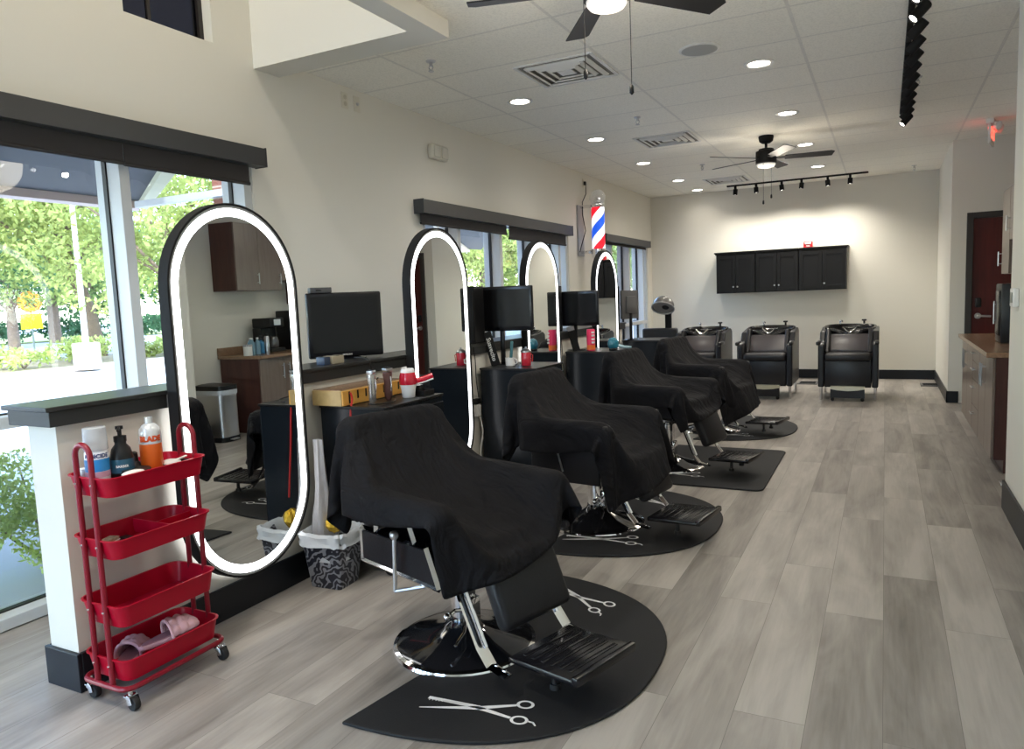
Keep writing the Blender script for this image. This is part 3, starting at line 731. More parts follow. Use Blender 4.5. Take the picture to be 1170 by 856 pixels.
CAPES = [
    (1.32, 1.02, (-.15, .0), 10, 3, 'black cape draped over the barber chair nearest the camera'),
    (1.42, 1.10, (-.07, -.02), 8, 5, 'black cape draped over the second barber chair, covering arms to leg rest'),
    (1.28, 1.06, (-.12, -.03), 6, 9, 'black cape draped over the raised chair on the rectangular mat'),
    (1.46, 1.14, (-.03, -.02), 8, 12, 'black cape draped over the farthest barber chair'),
]
for (loc, rz, st, lift, lab), (sx, sy, c0, rr, seed, clab) in zip(CH, CAPES):
    barber_chair(lab, loc, R(rz), st, lift)
    vs, qs = sim_cape(chair_boxes(lift), sx, sy, c0, R(rr), seed=seed)
    cape_obj(vs, qs, loc, R(rz), clab, 'black capes over the barber chairs')

# ------------------------------------------------------------------ mats with printed scissors
def scissors(b, cx, cy, ang, size, z, curl=True, flip=1):
    """outline pair of scissors, blades towards local -x, in the ground plane"""
    def T(x, y): y *= flip; return (cx+size*(x*math.cos(ang)-y*math.sin(ang)), cy+size*(x*math.sin(ang)+y*math.cos(ang)), z)
    w = .018*size
    def bar(p, q, w0, w1):
        p = np.array(p); q = np.array(q); d = (q-p)/np.linalg.norm(q-p); nn = np.array([-d[1], d[0]])
        v = [T(*(p+nn*w0)), T(*(q+nn*w1)), T(*(q-nn*w1)), T(*(p-nn*w0))]
        b.bm.faces.new([b.bm.verts.new(c) for c in v])
    def ring(c, r1, r2):
        N = 20; a = [b.bm.verts.new(T(c[0]+(r1)*math.cos(k*2*PI/N)*1.25, c[1]+r1*math.sin(k*2*PI/N))) for k in range(N)]
        d = [b.bm.verts.new(T(c[0]+(r2)*math.cos(k*2*PI/N)*1.2, c[1]+r2*math.sin(k*2*PI/N))) for k in range(N)]
        for k in range(N): b.bm.faces.new([a[k], a[(k+1) % N], d[(k+1) % N], d[k]])
    bar((-.50, -.10), (0, .0), .006, .026); bar((0, 0), (.30, .11), .026, .014)
    bar((-.48, .06), (0, .01), .020, .024); bar((0, .0), (.30, -.08), .024, .014)
    for k in range(12): bar((-.46+.03*k, .02), (-.46+.03*k, .045), .004, .004)
    ring((.37, .135), .062, .042); ring((.38, -.095), .062, .042)
    bar((.45, -.095), (.50, -.105), .010, .009); bar((.495, -.10), (.53, -.145), .010, .006)
def mat_obj(kind, loc, label, w=.90, hl=.76, scis=()):
    o = thing('floor_mat', label, 'mat', (loc[0], loc[1], 0), 0, 'black floor mats under the barber chairs')
    poly = []
    if kind == 'D':
        N = 48
        for k in range(N+1):
            a = -PI/2+PI*k/N; c, s = math.cos(a), math.sin(a); e = 2/2.35
            poly.append((w*abs(c)**e, hl*math.copysign(abs(s)**e, s)))
        # round notch for the chair base on the flat side
        nc = .07
        for k in range(17):
            a = PI/2-PI*k/16; poly.append((nc+.0+.312*math.cos(a)*.0+(.30*math.cos(a) if math.cos(a) > 0 else 0)*.55, -.07+.312*math.sin(a)))
    else:
        r = .07
        for cx, cy, a0 in ((w-r, hl-r, 0), (r-.15, hl-r, 90), (r-.15, -hl+r, 180), (w-r, -hl+r, 270)):
            for k in range(6): a = R(a0+90*k/5); poly.append((cx+r*math.cos(a), cy+r*math.sin(a)))
    b = MB(); b.prism(poly, 0.001, .013)
    pad = b.build('pad', matm, o, smooth=False)
    bv = pad.modifiers.new('b', 'BEVEL'); bv.width = .006; bv.segments = 2; bv.limit_method = 'ANGLE'
    for sc in scis:
        b = MB(); scissors(b, *sc[:4], .0142, flip=sc[4] if len(sc) > 4 else 1); b.build('scissors_print', white_p, o, smooth=False)
    return o
mat_obj('D', (-1.66, 2.60), 'half round black mat with two white scissors prints, under the nearest barber chair', scis=((.40, -.50, R(10), .42), (.37, .52, R(-28), .42, 1)))
mat_obj('D', (-1.78, 4.40), 'half round black mat with white scissors under the second barber chair', scis=((.31, -.45, R(10), .46), (.44, .38, R(-28), .42)))
mat_obj('R', (-1.66, 6.04), 'rectangular black mat under the raised barber chair', .90, .71, scis=((.18, -.42, R(8), .46),))
mat_obj('D', (-1.66, 7.82), 'half round black mat under the farthest barber chair', .88, .76, scis=((.30, -.48, R(14), .42),))
# ================================================================== CEILING FITTINGS
ZC = 3.06
def recessed(x, y, label, k=1.0, zc=ZC):
    t = thing('recessed_light', label, 'light', (x, y, zc), 0, 'recessed ceiling lights')
    b = MB(); b.lathe([(.105, 0), (.105, -.006), (.080, -.008), (.072, .004)], n=28, cap=False); b.build('trim_ring', white_pl, t)
    b = MB(); b.lathe([(0, -.003), (.074, -.003)], n=28, cap=False); b.build('lens', lamp_m, t)
    d = bpy.data.lights.new('can_light', 'SPOT'); d.energy = CAN_POWER*k; d.spot_size = R(150); d.spot_blend = .9; d.shadow_soft_size = .07; d.color = (1, .93, .82)
    o = bpy.data.objects.new('can_light', d); link(o); o.location = (x, y, zc-.03)
for y, w in ((5.61, 'nearest'), (7.40, 'second'), (9.09, 'third'), (10.82, 'fourth'), (12.04, 'farthest')):
    recessed(-2.70, y, '%s round recessed light in the row along the window wall' % w, .5 if y < 10 else (.9 if y < 11.5 else .3))
for y, w in ((5.71, 'nearest'), (7.44, 'second'), (9.17, 'third'), (10.92, 'farthest')):
    recessed(-.83, y, '%s round recessed light in the row between fans and track' % w, 1.0)
for x, y, k_, w in ((-.83, 3.98, .6, 'just before the nearest visible one'), (-.83, 2.2, .5, 'between near fan and camera'), (-.83, .4, .5, 'above left of the camera'), (-.83, -1.4, .8, 'behind the camera left'), (-1.95, .9, 3.2, 'farthest left overhead'), (.3, .4, .4, 'above right of the camera')):  # unseen lamps, added to lift the brightness of floor and walls
    recessed(x, y, 'added unseen fill light overhead outside the picture, '+w, k_*.8)
recessed(-2.95, 1.9, 'added unseen fill light high in the raised bay ceiling, nearer the bulkhead', 4.2, 5.3); recessed(-2.95, -.6, 'added unseen fill light high in the raised bay ceiling, behind the camera', 3.5, 5.3)  # both lamps are added out of view to light the bay walls
def vent(x, y, label, g='square ceiling air vents'):
    t = thing('ceiling_vent', label, 'vent', (x, y, ZC), 0, g)
    b = MB(); h = .285
    for a, z in ((h, 0),):
        for s in (-1, 1): b.box(-a, a, s*a-.012, s*a+.012, -.008, .002); b.box(s*a-.012, s*a+.012, -a, a, -.008, .002)
    b.build('frame', white_pl, t, smooth=False)
    b = MB(); b.box(-h, h, -h, h, -.001, .001); b.build('dark_backing', mat_vent, t, smooth=False)
    for a in (.225, .165, .105):
        b = MB()
        for s in (-1, 1):
            b.box(-a, a, s*a-.016, s*a+.016, -.016, -.006, rot=RM('X', 28*s)); b.box(s*a-.016, s*a+.016, -a, a, -.016, -.006, rot=RM('Y', -28*s))
        b.build('louvre', white_pl, t, smooth=False)
    b = MB(); b.box(-.055, .055, -.055, .055, -.014, -.008); b.build('centre_plate', white_pl, t, smooth=False)
mat_vent = mat('vent shadow gap', (.22, .21, .19), .8)
vent(-2.06, 5.08, 'large square ceiling vent beside the near fan pull chains'); vent(-2.08, 7.90, 'square ceiling vent in the middle of the room'); vent(-2.10, 11.30, 'farthest square ceiling vent above the far track light')
def speaker_c(x, y, label):
    t = thing('ceiling_speaker', label, 'speaker', (x, y, ZC)); b = MB(); b.lathe([(.135, 0), (.135, -.006), (.118, -.010)], n=32, cap=False); b.build('rim', white_pl, t)
    b = MB(); b.lathe([(.119, -.009), (0, -.012)], n=32, cap=False); b.build('grille', mat('speaker grille', (.42, .42, .40), .6), t)
speaker_c(-1.13, 5.15, 'round grey ceiling speaker right of the near fan')
def sprinkler(x, y, label):
    t = thing('sprinkler', label, 'sprinkler', (x, y, ZC), 0, 'ceiling fire sprinklers')
    b = MB(); b.lathe([(.035, 0), (.03, -.008), (.012, -.010)], n=16, cap=False); b.build('escutcheon', brushed, t)
    b = MB(); b.cyl((0, 0, -.008), (0, 0, -.035), .011, n=10)
    for s in (-1, 1): b.tube([(s*.012, 0, -.03), (s*.016, 0, -.045), (0, 0, -.066)], .0035, 5)
    b.lathe([(.0, -.066), (.020, -.066), (.018, -.070), (0, -.070)], n=12); b.build('head', brushed, t)
for x, y, w in ((-2.75, 4.35, 'beside the white bulkhead corner'), (-2.05, 6.74, 'between the two nearer vents'), (.21, 6.82, 'right of the long black track'), (-2.11, 9.71, 'left of the far fan'), (.34, 11.8, 'in the far right ceiling corner')):
    sprinkler(x, y, 'small steel ceiling sprinkler '+w)
# ceiling fans
def fan(x, y, a0, label, chains, dz=0):
    t = thing('ceiling_fan', label, 'fan', (x, y, ZC), 0, 'black five blade ceiling fans')
    b = MB(); b.lathe([(.075, 0), (.078, -.012), (.070, -.055), (.045, -.075), (0, -.075)], n=28); b.build('canopy', blk_matte, t)
    b = MB(); b.cyl((0, 0, -.07), (0, 0, -.15), .014, n=12); b.build('down_rod', blk_matte, t)
    u = dz
    b = MB(); b.lathe([(.03, -.125+u), (.075, -.135+u), (.078, -.150+u), (.105, -.160+u), (.108, -.285+u), (.100, -.292+u), (0, -.292+u)], n=32); b.build('motor_housing', blk_matte, t)
    b = MB(); b.lathe([(.096, -.290+u), (.095, -.305+u), (.080, -.322+u), (.05, -.330+u), (0, -.332+u)], n=32); b.build('light_bowl', fanlight_m, t)
    d = bpy.data.lights.new('fan_light', 'POINT'); d.energy = FAN_POWER; d.shadow_soft_size = .22; d.color = (1, .90, .74)
    o = bpy.data.objects.new('fan_light', d); link(o); o.location = (x, y, ZC-.44+u)
    for k in range(5):
        a = R(a0+72*k); M = Matrix.Rotation(a, 3, 'Z') @ Matrix.Rotation(R(-12), 3, 'X'); b = MB()
        b.box(.10, .22, -.022, .022, -.004, .004); b.prism([(.19, -.052), (.64, -.068), (.672, -.045), (.655, .062), (.19, .052)], -.0035, .0035)
        for v in b.bm.verts: v.co = M @ v.co + Vector((0, 0, -.235+dz))
        b.build('blade', fan_blade, t, smooth=False)
    for cx, cy, l in chains:
        b = MB(); b.cyl((cx, cy, -.29+dz), (cx, cy, -l), .0022, n=5); q = b.build('pull_chain', blk_matte, t)
        b = MB(); b.lathe([(.004, 0), (.010, -.01), (.011, -.036), (.004, -.045)], (cx, cy, -l), 10); b.build('chain_fob', blk_plastic, q)
fan_blade = mat('black fan blade', (.018, .018, .020), .45)
fan(-1.17, 3.40, 52, 'black ceiling fan nearest the camera with round frosted light, cut by the top edge', ((-.095, -.05, .56), (.105, .02, .645)), .035)
fan(-1.15, 8.40, 10, 'complete black five blade ceiling fan in the far half of the room', ((-.015, -.10, .68), (.06, -.06, .62)))
# long track
def track(name, x0, x1, y0, y1, z, label):
    t = thing('track_light_rail', label, 'track light', ((x0+x1)/2, (y0+y1)/2, z)); b = MB()
    cx, cy = (x0+x1)/2, (y0+y1)/2
    b.box(x0-cx-.018, x1-cx+.018, y0-cy-.018, y1-cy+.018, -.022, .0, .003); b.build('rail', blk_matte, t); return t
track('t', .12, .12, 3.6, 8.05, ZC-.001, 'long black ceiling track carrying a row of black spotlights')
def track_spot(x, y, z, aim, label, group, r=.036, L=.125, lit=True, power=0, gap=.0, spread=90):
    t = thing('track_spotlight', label, 'spotlight', (x, y, z), 0, group); A = Vector(aim).normalized()
    b = MB(); b.box(-.016, .016, -.03, .03, -.038, -.0, .003); b.cyl((0, 0, -.036), (gap, 0, -.062), .009, n=8); b.build('mount', blk_matte, t)
    c = Vector((gap, 0, -.085-gap*.3)); b = MB()
    b.lathe([(r*.9, -L*.5), (r, -L*.45), (r, L*.5), (r*.86, L*.5), (r*.80, L*.40)], c, 20, A); b.build('lamp_housing', blk_matte, t)
    b = MB(); b.lathe([(0, L*.44), (r*.82, L*.44)], c, 20, A, cap=False); b.build('lamp_lens', spot_m, t)
    if power:
        d = bpy.data.lights.new('track_light', 'SPOT'); d.energy = power; d.spot_size = R(spread); d.spot_blend = 1.0; d.shadow_soft_size = .03; d.color = (1, .94, .84)
        o = bpy.data.objects.new('track_light', d); link(o); o.location = Vector((x, y, z))+c+A*(L*.55); o.rotation_euler = (-A).to_track_quat('Z', 'Y').to_euler()
ords = ('first', 'second', 'third', 'fourth', 'fifth', 'sixth', 'seventh', 'eighth', 'ninth', 'tenth', 'eleventh', 'twelfth', 'thirteenth', 'fourteenth')
for i, y in enumerate((4.20, 4.52, 4.84, 5.16, 5.48, 5.78, 6.08, 6.38, 6.68, 6.98, 7.28, 7.58, 7.88)):
    track_spot(.12, y, ZC-.022, (-.62, -.30, -.72) if i in (1, 2, 12) else (-.66, .30, -.66), '%s black cylinder spotlight from the near end of the long ceiling track' % ords[i], 'black spotlights on the long ceiling track', .031, .115, True, TRACK_POWER if i % 2 == 0 else 0, .035)
track('t', -2.2, -.25, 11.93, 11.93, ZC-.001, 'short black ceiling track across the far end of the room')
for i, x in enumerate((-2.09, -1.78, -1.41, -1.13, -.77, -.47)):
    track_spot(x, 11.93, ZC-.022, ((-.1, .05, .12, -.12, .1, -.05)[i], .0, -1), '%s small lit spotlight from the left on the far short track' % ords[i], 'spotlights on the far short track', .034, .085, True, TRACK_POWER*2.4, spread=140)
# exit sign with emergency heads
t = thing('exit_sign', 'red exit sign with two lamp heads on the ceiling before the dark red door', 'sign', (.95, 9.1, ZC), R(78))
b = MB(); b.box(-.13, .13, -.035, .035, -.05, 0, .006); b.box(-.155, .155, -.012, .012, -.245, -.05, .004); b.build('housing', white_pl, t)
for s in (-1, 1):
    b = MB(); b.text('EXIT', .15, Matrix(((s, 0, 0), (0, 0, -s), (0, 1, 0))) if s == 1 else Matrix(((-1, 0, 0), (0, 0, 1), (0, 1, 0))), (0, -.0135*s, -.147), .0008, bold=.003)
    b.build('exit_letters', mat_exit if 'mat_exit' in globals() else globals().setdefault('mat_exit', mat('exit red', (.7, .02, .02), .5, emis=(1, .08, .05), es=2.0)), t, smooth=False)
for s in (-1, 1):
    b = MB(); b.lathe([(.02, -.03), (.042, -.01), (.045, .03), (.035, .036), (0, .036)], (s*.10, -.05, -.075), 16, (s*.5, -1, -.3)); b.build('lamp_head', white_pl, t)
# ================================================================== SHADES AND WALL FITTINGS
def valance(y0, y1, z0, z1, shades, label):
    t = thing('roller_shade', label, 'blind', (-3.54, (y0+y1)/2, z0)); cy = (y0+y1)/2
    b = MB(); b.box(-.05, .05, y0-cy, y1-cy, 0, z1-z0, .002); b.box(-.05, .053, y0-cy-.006, y0-cy, -.004, z1-z0+.004); b.box(-.05, .053, y1-cy, y1-cy+.006, -.004, z1-z0+.004)
    b.build('valance', valance_m, t, smooth=False)
    for a, c, zb in shades:
        b = MB(); b.box(-.018, -.012, a-cy, c-cy, zb-z0, .02); b.cyl((-.015, a-cy, zb-z0), (-.015, c-cy, zb-z0), .011, n=10); b.build('shade_cloth', dark_shade, t)
valance(-2.75, 3.53, 2.335, 2.445, ((-2.7, 2.585, 2.23), (2.59, 3.44, 2.225)), 'long charcoal valance with rolled dark shade over the large left window')
valance(5.30, 8.64, 2.20, 2.315, ((5.34, 6.94, 2.12), (7.00, 8.55, 2.08)), 'charcoal valance with two dark shades over the middle window')
valance(9.90, 12.06, 2.20, 2.30, ((9.95, 11.98, 2.17),), 'shorter charcoal valance over the far window')
def outlet(loc, label, rot=0, col=None, kind='duplex', group='wall plates'):
    t = thing('outlet_plate', label, 'outlet', loc, rot, group); b = MB(); b.box(0, .006, -.036, .036, -.058, .058, .003); b.build('plate', col or almond, t)
    if kind == 'duplex':
        for s in (-1, 1): b = MB(); b.lathe([(.017, 0), (.017, .003), (0, .003)], (.006, 0, .024*s), 14, (1, 0, 0)); b.build('socket', mat_sock, t)
    else:
        b = MB(); b.lathe([(.012, 0), (.010, .012), (0, .012)], (.006, 0, 0), 12, (1, 0, 0)); b.build('jack', brushed, t)
    return t
mat_sock = mat('socket face', (.52, .48, .38), .5)
outlet((-3.59, 4.46, 2.955), 'almond duplex outlet high on wall beside bulkhead, left of the two plates')
outlet((-3.59, 4.60, 2.955), 'almond jack plate high on wall beside bulkhead, right of the two plates', kind='jack')
outlet((-3.59, 9.30, 2.93), 'small outlet above the barber pole with black plug and cord', kind='duplex')
t = thing('emergency_light', 'almond emergency light box on the wall above the middle window valance', 'light', (-3.59, 5.68, 2.76))
b = MB(); b.box(0, .06, -.13, .13, -.065, .065, .018, seg=3); b.build('housing', almond, t)
for s in (-1, 1): b = MB(); b.box(.058, .068, .01 if s > 0 else -.115, .115 if s > 0 else -.01, -.05, .05, .008); b.build('lens', mat('pale lens' , (.60, .58, .50), .25), t)
# barber pole
def pole_mat():
    mt = mat('barber stripes', (1, 1, 1), .3); n, l, b = nodes_of(mt)
    tc = n.new('ShaderNodeTexCoord'); sp = n.new('ShaderNodeSeparateXYZ'); l.new(tc.outputs['Object'], sp.inputs[0])
    at = n.new('ShaderNodeMath'); at.operation = 'ARCTAN2'; l.new(sp.outputs[1], at.inputs[0]); l.new(sp.outputs[0], at.inputs[1])
    a = n.new('ShaderNodeMath'); a.operation = 'MULTIPLY'; a.inputs[1].default_value = -1/(2*PI)*1.0; l.new(at.outputs[0], a.inputs[0])
    z = n.new('ShaderNodeMath'); z.operation = 'MULTIPLY_ADD'; z.inputs[1].default_value = 1/.54; l.new(sp.outputs[2], z.inputs[0])
    ph = n.new('ShaderNodeMath'); ph.operation = 'ADD'; ph.inputs[1].default_value = .78; l.new(a.outputs[0], ph.inputs[0]); l.new(ph.outputs[0], z.inputs[2])
    fr = n.new('ShaderNodeMath'); fr.operation = 'FRACT'; l.new(z.outputs[0], fr.inputs[0])
    rp = n.new('ShaderNodeValToRGB'); rp.color_ramp.interpolation = 'CONSTANT'; e = rp.color_ramp.elements
    e[0].position = 0; e[0].color = (.85, .01, .03, 1); e[1].position = .25; e[1].color = (.95, .95, 1, 1)
    for p, c in ((.5, (.01, .10, .75, 1)), (.75, (.95, .95, 1, 1))): q = e.new(p); q.color = c
    l.new(fr.outputs[0], rp.inputs[0]); l.new(rp.outputs[0], b.inputs['Base Color']); l.new(rp.outputs[0], b.inputs['Emission Color']); b.inputs['Emission Strength'].default_value = .45
    return mt
t = thing('barber_pole', 'lit red white and blue barber pole with clear globe on the window wall', 'barber pole', (-3.33, 9.12, 1.98))
b = MB(); b.box(-.26, -.235, -.10, .10, -.02, .64, .01); b.build('wall_plate', silver_pl, t)
b = MB(); b.lathe([(.085, 0), (.085, .54)], (0, 0, .06), 36); st_ = b.build('striped_cylinder', pole_mat(), t)
b = MB(); b.lathe([(.03, -.075), (.075, -.06), (.095, -.02), (.095, .06), (.088, .065)], n=32); b.lathe([(.088, .595), (.095, .605), (.095, .63), (.06, .645), (.03, .66)], n=32); b.box(-.24, -.04, -.025, .025, .01, .05, .004); b.box(-.24, -.04, -.025, .025, .60, .64, .004); b.build('chrome_cap', chrome, t)
b = MB(); b.ball((0, 0, .715), .105, 28); b.build('globe', mat('clear acrylic globe', (.8, .82, .82), .05, alpha=.30), t)
b = MB(); b.lathe([(.05, 0), (.055, .02), (.035, .07), (0, .075)], (0, 0, .655), 24); b.build('top_lamp', chrome, t)
b = MB(); b.tube([(-.255, .18, .95), (-.225, .18, .93), (-.215, .15, .80), (-.21, .0, .68), (-.19, -.06, .52), (-.14, -.09, .30), (-.2, -.11, .10), (-.22, -.11, .03)], .006, 6); b.box(-.25, -.22, .16, .20, .92, .97, .006); b.build('power_cord', blk_plastic, t)

# ================================================================== MIRRORS with a light band
def oval_pts(hw, zlo, zhi, r, n=28):
    """stadium outline in (y, z), closed"""
    p = []
    for k in range(n+1): a = PI*k/n; p.append((hw*math.cos(a)*r/r, zhi-hw+hw*math.sin(a)))
    for k in range(n+1): a = PI+PI*k/n; p.append((hw*math.cos(a), zlo+hw+hw*math.sin(a)))
    return p
def mirror(yc, hw, zlo, zhi, phi, label, x=-2.68, lean=0):
    t = thing('oval_mirror', label, 'mirror', (x, yc, 0), R(phi), 'tall oval mirrors with light bands')
    def ring(b, h0, h1, x0, x1, d0=0, d1=0):
        A = oval_pts(hw-h0, zlo+h0, zhi-h0, 1); B = oval_pts(hw-h1, zlo+h1, zhi-h1, 1); n = len(A)
        vs = [[b.bm.verts.new((xx, y, z)) for y, z in P] for xx, P in ((x0, A), (x1, A), (x1, B), (x0, B))]
        for q in range(4):
            a, c = vs[q], vs[(q+1) % 4]
            for k in range(n): 
                try: b.bm.faces.new([a[k], a[(k+1) % n], c[(k+1) % n], c[k]])
                except ValueError: pass
        bmesh.ops.remove_doubles(b.bm, verts=b.bm.verts, dist=1e-5)
    b = MB(); ring(b, 0, .010, -.05, .006); b.build('frame', blk_matte, t)
    b = MB(); ring(b, .010, .022, -.012, .0015); b.build('silver_border', mat_mborder, t)
    b = MB(); ring(b, .022, .060, -.012, .0012); b.build('light_band', led_m, t)
    b = MB(); P = oval_pts(hw-.060, zlo+.060, zhi-.060, 1)
    b.prism([(p[0], p[1]) for p in P], -.010, 0.0, Matrix(((0, 0, 1), (1, 0, 0), (0, 1, 0)))); bmesh.ops.remove_doubles(b.bm, verts=b.bm.verts, dist=1e-5)
    b.build('mirror_glass', mirror_m, t, smooth=False)
mat_mborder = mat('frosted border', (.42, .43, .44), .3)
MIR = [(2.475, .395, .175, 1.93, 2.3, 'tall oval mirror with light band beside the red cart, nearest of the four'),
       (4.22, .385, .175, 1.935, 1.7, 'second tall oval mirror with light band from the camera'),
       (5.885, .375, .175, 1.94, 1.5, 'third tall oval mirror with light band, below the middle window'),
       (7.56, .375, .175, 1.92, 1.0, 'farthest tall oval mirror with light band, left of the barber pole base')]
for a in MIR: mirror(*a)

# ================================================================== STATIONS
def station(y0, x1, z1, label, depth=.42, drawers=True):
    t = thing('station_cabinet', label, 'cabinet', (-2.47, y0+depth/2, 0), 0, 'black rolling station cabinets'); h = depth/2; xr = x1+2.47
    b = MB(); b.box(-.235, xr, -h, h, .11, z1-.012, .004); b.build('body', cab_blk, t, smooth=False)
    b = MB(); b.box(-.24, xr+.008, -h-.006, h+.006, z1-.014, z1, .003); b.build('top', blk_plastic, t, smooth=False)
    zz = .14; hs = (.26, .14, .14, .12, .08)
    for i, hh in enumerate(hs):
        if zz+hh > z1-.02: hh = z1-.025-zz
        if hh < .04: break
        b = MB(); b.box(xr, xr+.014, -h+.01, h-.01, zz, zz+hh-.008, .003); d = b.build('drawer', cab_blk, t, smooth=False)
        b = MB(); b.tube([(xr+.014, -.07, zz+hh*.6), (xr+.034, -.06, zz+hh*.6), (xr+.034, .06, zz+hh*.6), (xr+.014, .07, zz+hh*.6)], .004, 6); b.build('drawer_handle', brushed, d)
        zz += hh
    for cx in (-.17, xr-.05):
        for cy in (-h+.05, h-.05):
            b = MB(); b.lathe([(.030, -.012), (.036, -.008), (.036, .008), (.030, .012)], (cx, cy, .036), 16, (0, 1, 0)); b.box(cx-.02, cx+.02, cy-.018, cy-.013, .036, .11); b.box(cx-.02, cx+.02, cy+.013, cy+.018, .036, .11); b.box(cx-.03, cx+.03, cy-.03, cy+.03, .10, .112)
            b.build('caster', rubber, t)
    return t
station(3.0, -2.285, .915, 'black rolling cabinet under the yellow wood block, behind the nearest chair', .56)
station(4.76, -2.25, .935, 'black rolling cabinet right of the second oval mirror', .5)
station(6.42, -2.235, .92, 'black rolling cabinet holding the teal dryer, right of the third mirror', .5)
station(8.12, -2.28, .91, 'black rolling cabinet right of the farthest oval mirror', .5)
# wood clipper shelf on the first station
t = thing('clipper_shelf', 'thick yellow maple block shelf with orange slotted front on the first cabinet', 'shelf', (-2.60, 3.24, .917))
b = MB(); b.box(-.125, .072, -.275, .29, 0, .082, .003); b.build('block', maple, t, smooth=False)
b = MB(); b.box(-.12, .068, -.27, .285, .082, .086, .001); b.build('brown_top', counter_m, t, smooth=False)
b = MB(); b.box(.072, .082, -.272, .288, .002, .080, .002); f_ = b.build('slotted_front', maple_f, t, smooth=False)
b = MB()
for y in (-.22, -.15, -.08, .0, .08, .15, .22): b.box(.0815, .0835, y-.006, y+.006, .030 if (y > -.2) else .01, .074)
b.build('slot', blk_matte, f_, smooth=False)
def cord(name, pts, r, m, label, group=None):
    """smooth cord through points"""
    P = [Vector(p) for p in pts]; out = []
    for i in range(len(P)-1):
        p0 = P[max(i-1, 0)]; p1 = P[i]; p2 = P[i+1]; p3 = P[min(i+2, len(P)-1)]
        for k in range(6):
            u = k/6; out.append(.5*((2*p1)+(-p0+p2)*u+(2*p0-5*p1+4*p2-p3)*u*u+(-p0+3*p1-3*p2+p3)*u**3))
    out.append(P[-1]); b = MB(); b.tube(out, r, 6); o = b.build(name, m)
    c = Vector(P[-1]); 
    for v in o.data.vertices: v.co -= c
    o.location = c
    return tag(o, label, 'cord', group)
redc = mat('red cord', (.42, .015, .012), .45)
cord('power_cord', [(-2.510, 3.02, .985), (-2.502, 3.022, .95), (-2.50, 3.0, .88), (-2.495, 2.985, .70), (-2.48, 2.975, .52), (-2.47, 2.97, .40)], .0055, redc, 'red cord hanging from the left end of the wood block shelf')
cord('power_cord', [(-2.86, 3.50, 1.13), (-2.72, 3.46, 1.115), (-2.70, 3.46, 1.0), (-2.66, 3.46, 1.012)], .004, blk_plastic, 'thin black cord running down from the first monitor over the ledge')
# clippers
def clipper(x, y, z, rz, body, label, corded=True):
    t = thing('hair_clipper', label, 'clipper', (x, y, z), rz, 'hair clippers on the first cabinet')
    b = MB(); b.lathe([(.012, 0), (.019, .02), (.021, .06), (.019, .10), (.024, .14), (.022, .155)], n=20)
    for v in b.bm.verts: v.co.y *= 1.25
    b.build('body', body, t)
    b = MB(); b.box(-.020, .020, -.024, .024, .152, .170, .004, taper=.85); b.box(-.017, .017, -.026, .026, .170, .176, .001); b.build('blade', brushed, t)
    b = MB()
    for k in range(9): b.box(-.016, .010, -.0245+.006*k, -.0215+.006*k, .176, .181)
    b.build('comb_teeth', blk_plastic, t, smooth=False)
    b = MB(); b.tube([(.018, 0, .05), (.024, 0, .09), (.020, 0, .13)], .004, 6); b.build('lever', chrome, t)
clipper(-2.445, 3.12, .916, .3, mat('silver clipper', (.55, .53, .50), .22, .8), 'silver hair clipper standing blade up in front of the wood block, left of two')
clipper(-2.435, 3.25, .916, -.1, mat('bronze clipper', (.13, .06, .055), .3, .3), 'brown hair clipper standing blade up beside the red and white dryer')
# red and white hair dryer, nozzle up, handle pointing away
dry_r = mat('dryer red', (.55, .008, .03), .25, coat=.4); dry_w = mat('dryer white', (.80, .79, .78), .3)
t = thing('hair_dryer', 'red and white hair dryer standing nozzle up on the first cabinet', 'hair dryer', (-2.385, 3.37, .916), R(35))
b = MB(); b.lathe([(.034, 0), (.036, .002), (.040, .045), (.046, .068), (.047, .072)], n=28); b.build('rear_cap', dry_w, t)
b = MB(); b.lathe([(.047, .072), (.050, .085), (.048, .115), (.041, .140)], n=28, cap=False); b.build('barrel', dry_r, t)
b = MB(); b.lathe([(.041, .139), (.037, .158), (.032, .162), (.026, .160), (.024, .12)], n=28, cap=False); b.build('nozzle', dry_w, t)
b = MB(); b.tube([(.035, 0, .085), (.09, 0, .098), (.14, 0, .115)], 0, 10, flat=(.017, .014)); b.build('handle', dry_r, t)
b = MB(); b.tube([(.045, 0, .073), (.09, 0, .083), (.142, 0, .100)], 0, 8, flat=(.007, .012)); b.build('handle_trim', dry_w, t)
t = thing('tool_tray', 'black tray of attachments at the right end of the first cabinet', 'tray', (-2.40, 3.49, .915)); b = MB(); b.box(-.05, .07, -.055, .055, .0, .012, .003)
for s in (-1, 1): b.box(-.05, .07, s*.055-.004, s*.055+.004, .0, .028, .002); b.box(.01+s*.06-.004, .01+s*.06+.004, -.055, .055, 0, .028, .002)
b.build('tray', blk_matte, t, smooth=False); b = MB(); b.cyl((0, 0, .012), (0, 0, .055), .028); b.build('round_guard', blk_plastic, t)
cord('power_cord', [(-2.43, 3.26, .93), (-2.36, 3.22, .935), (-2.32, 3.14, .924), (-2.36, 3.08, .921), (-2.42, 3.05, .921)], .004, blk_plastic, 'coiled black cord between clippers and cabinet edge')

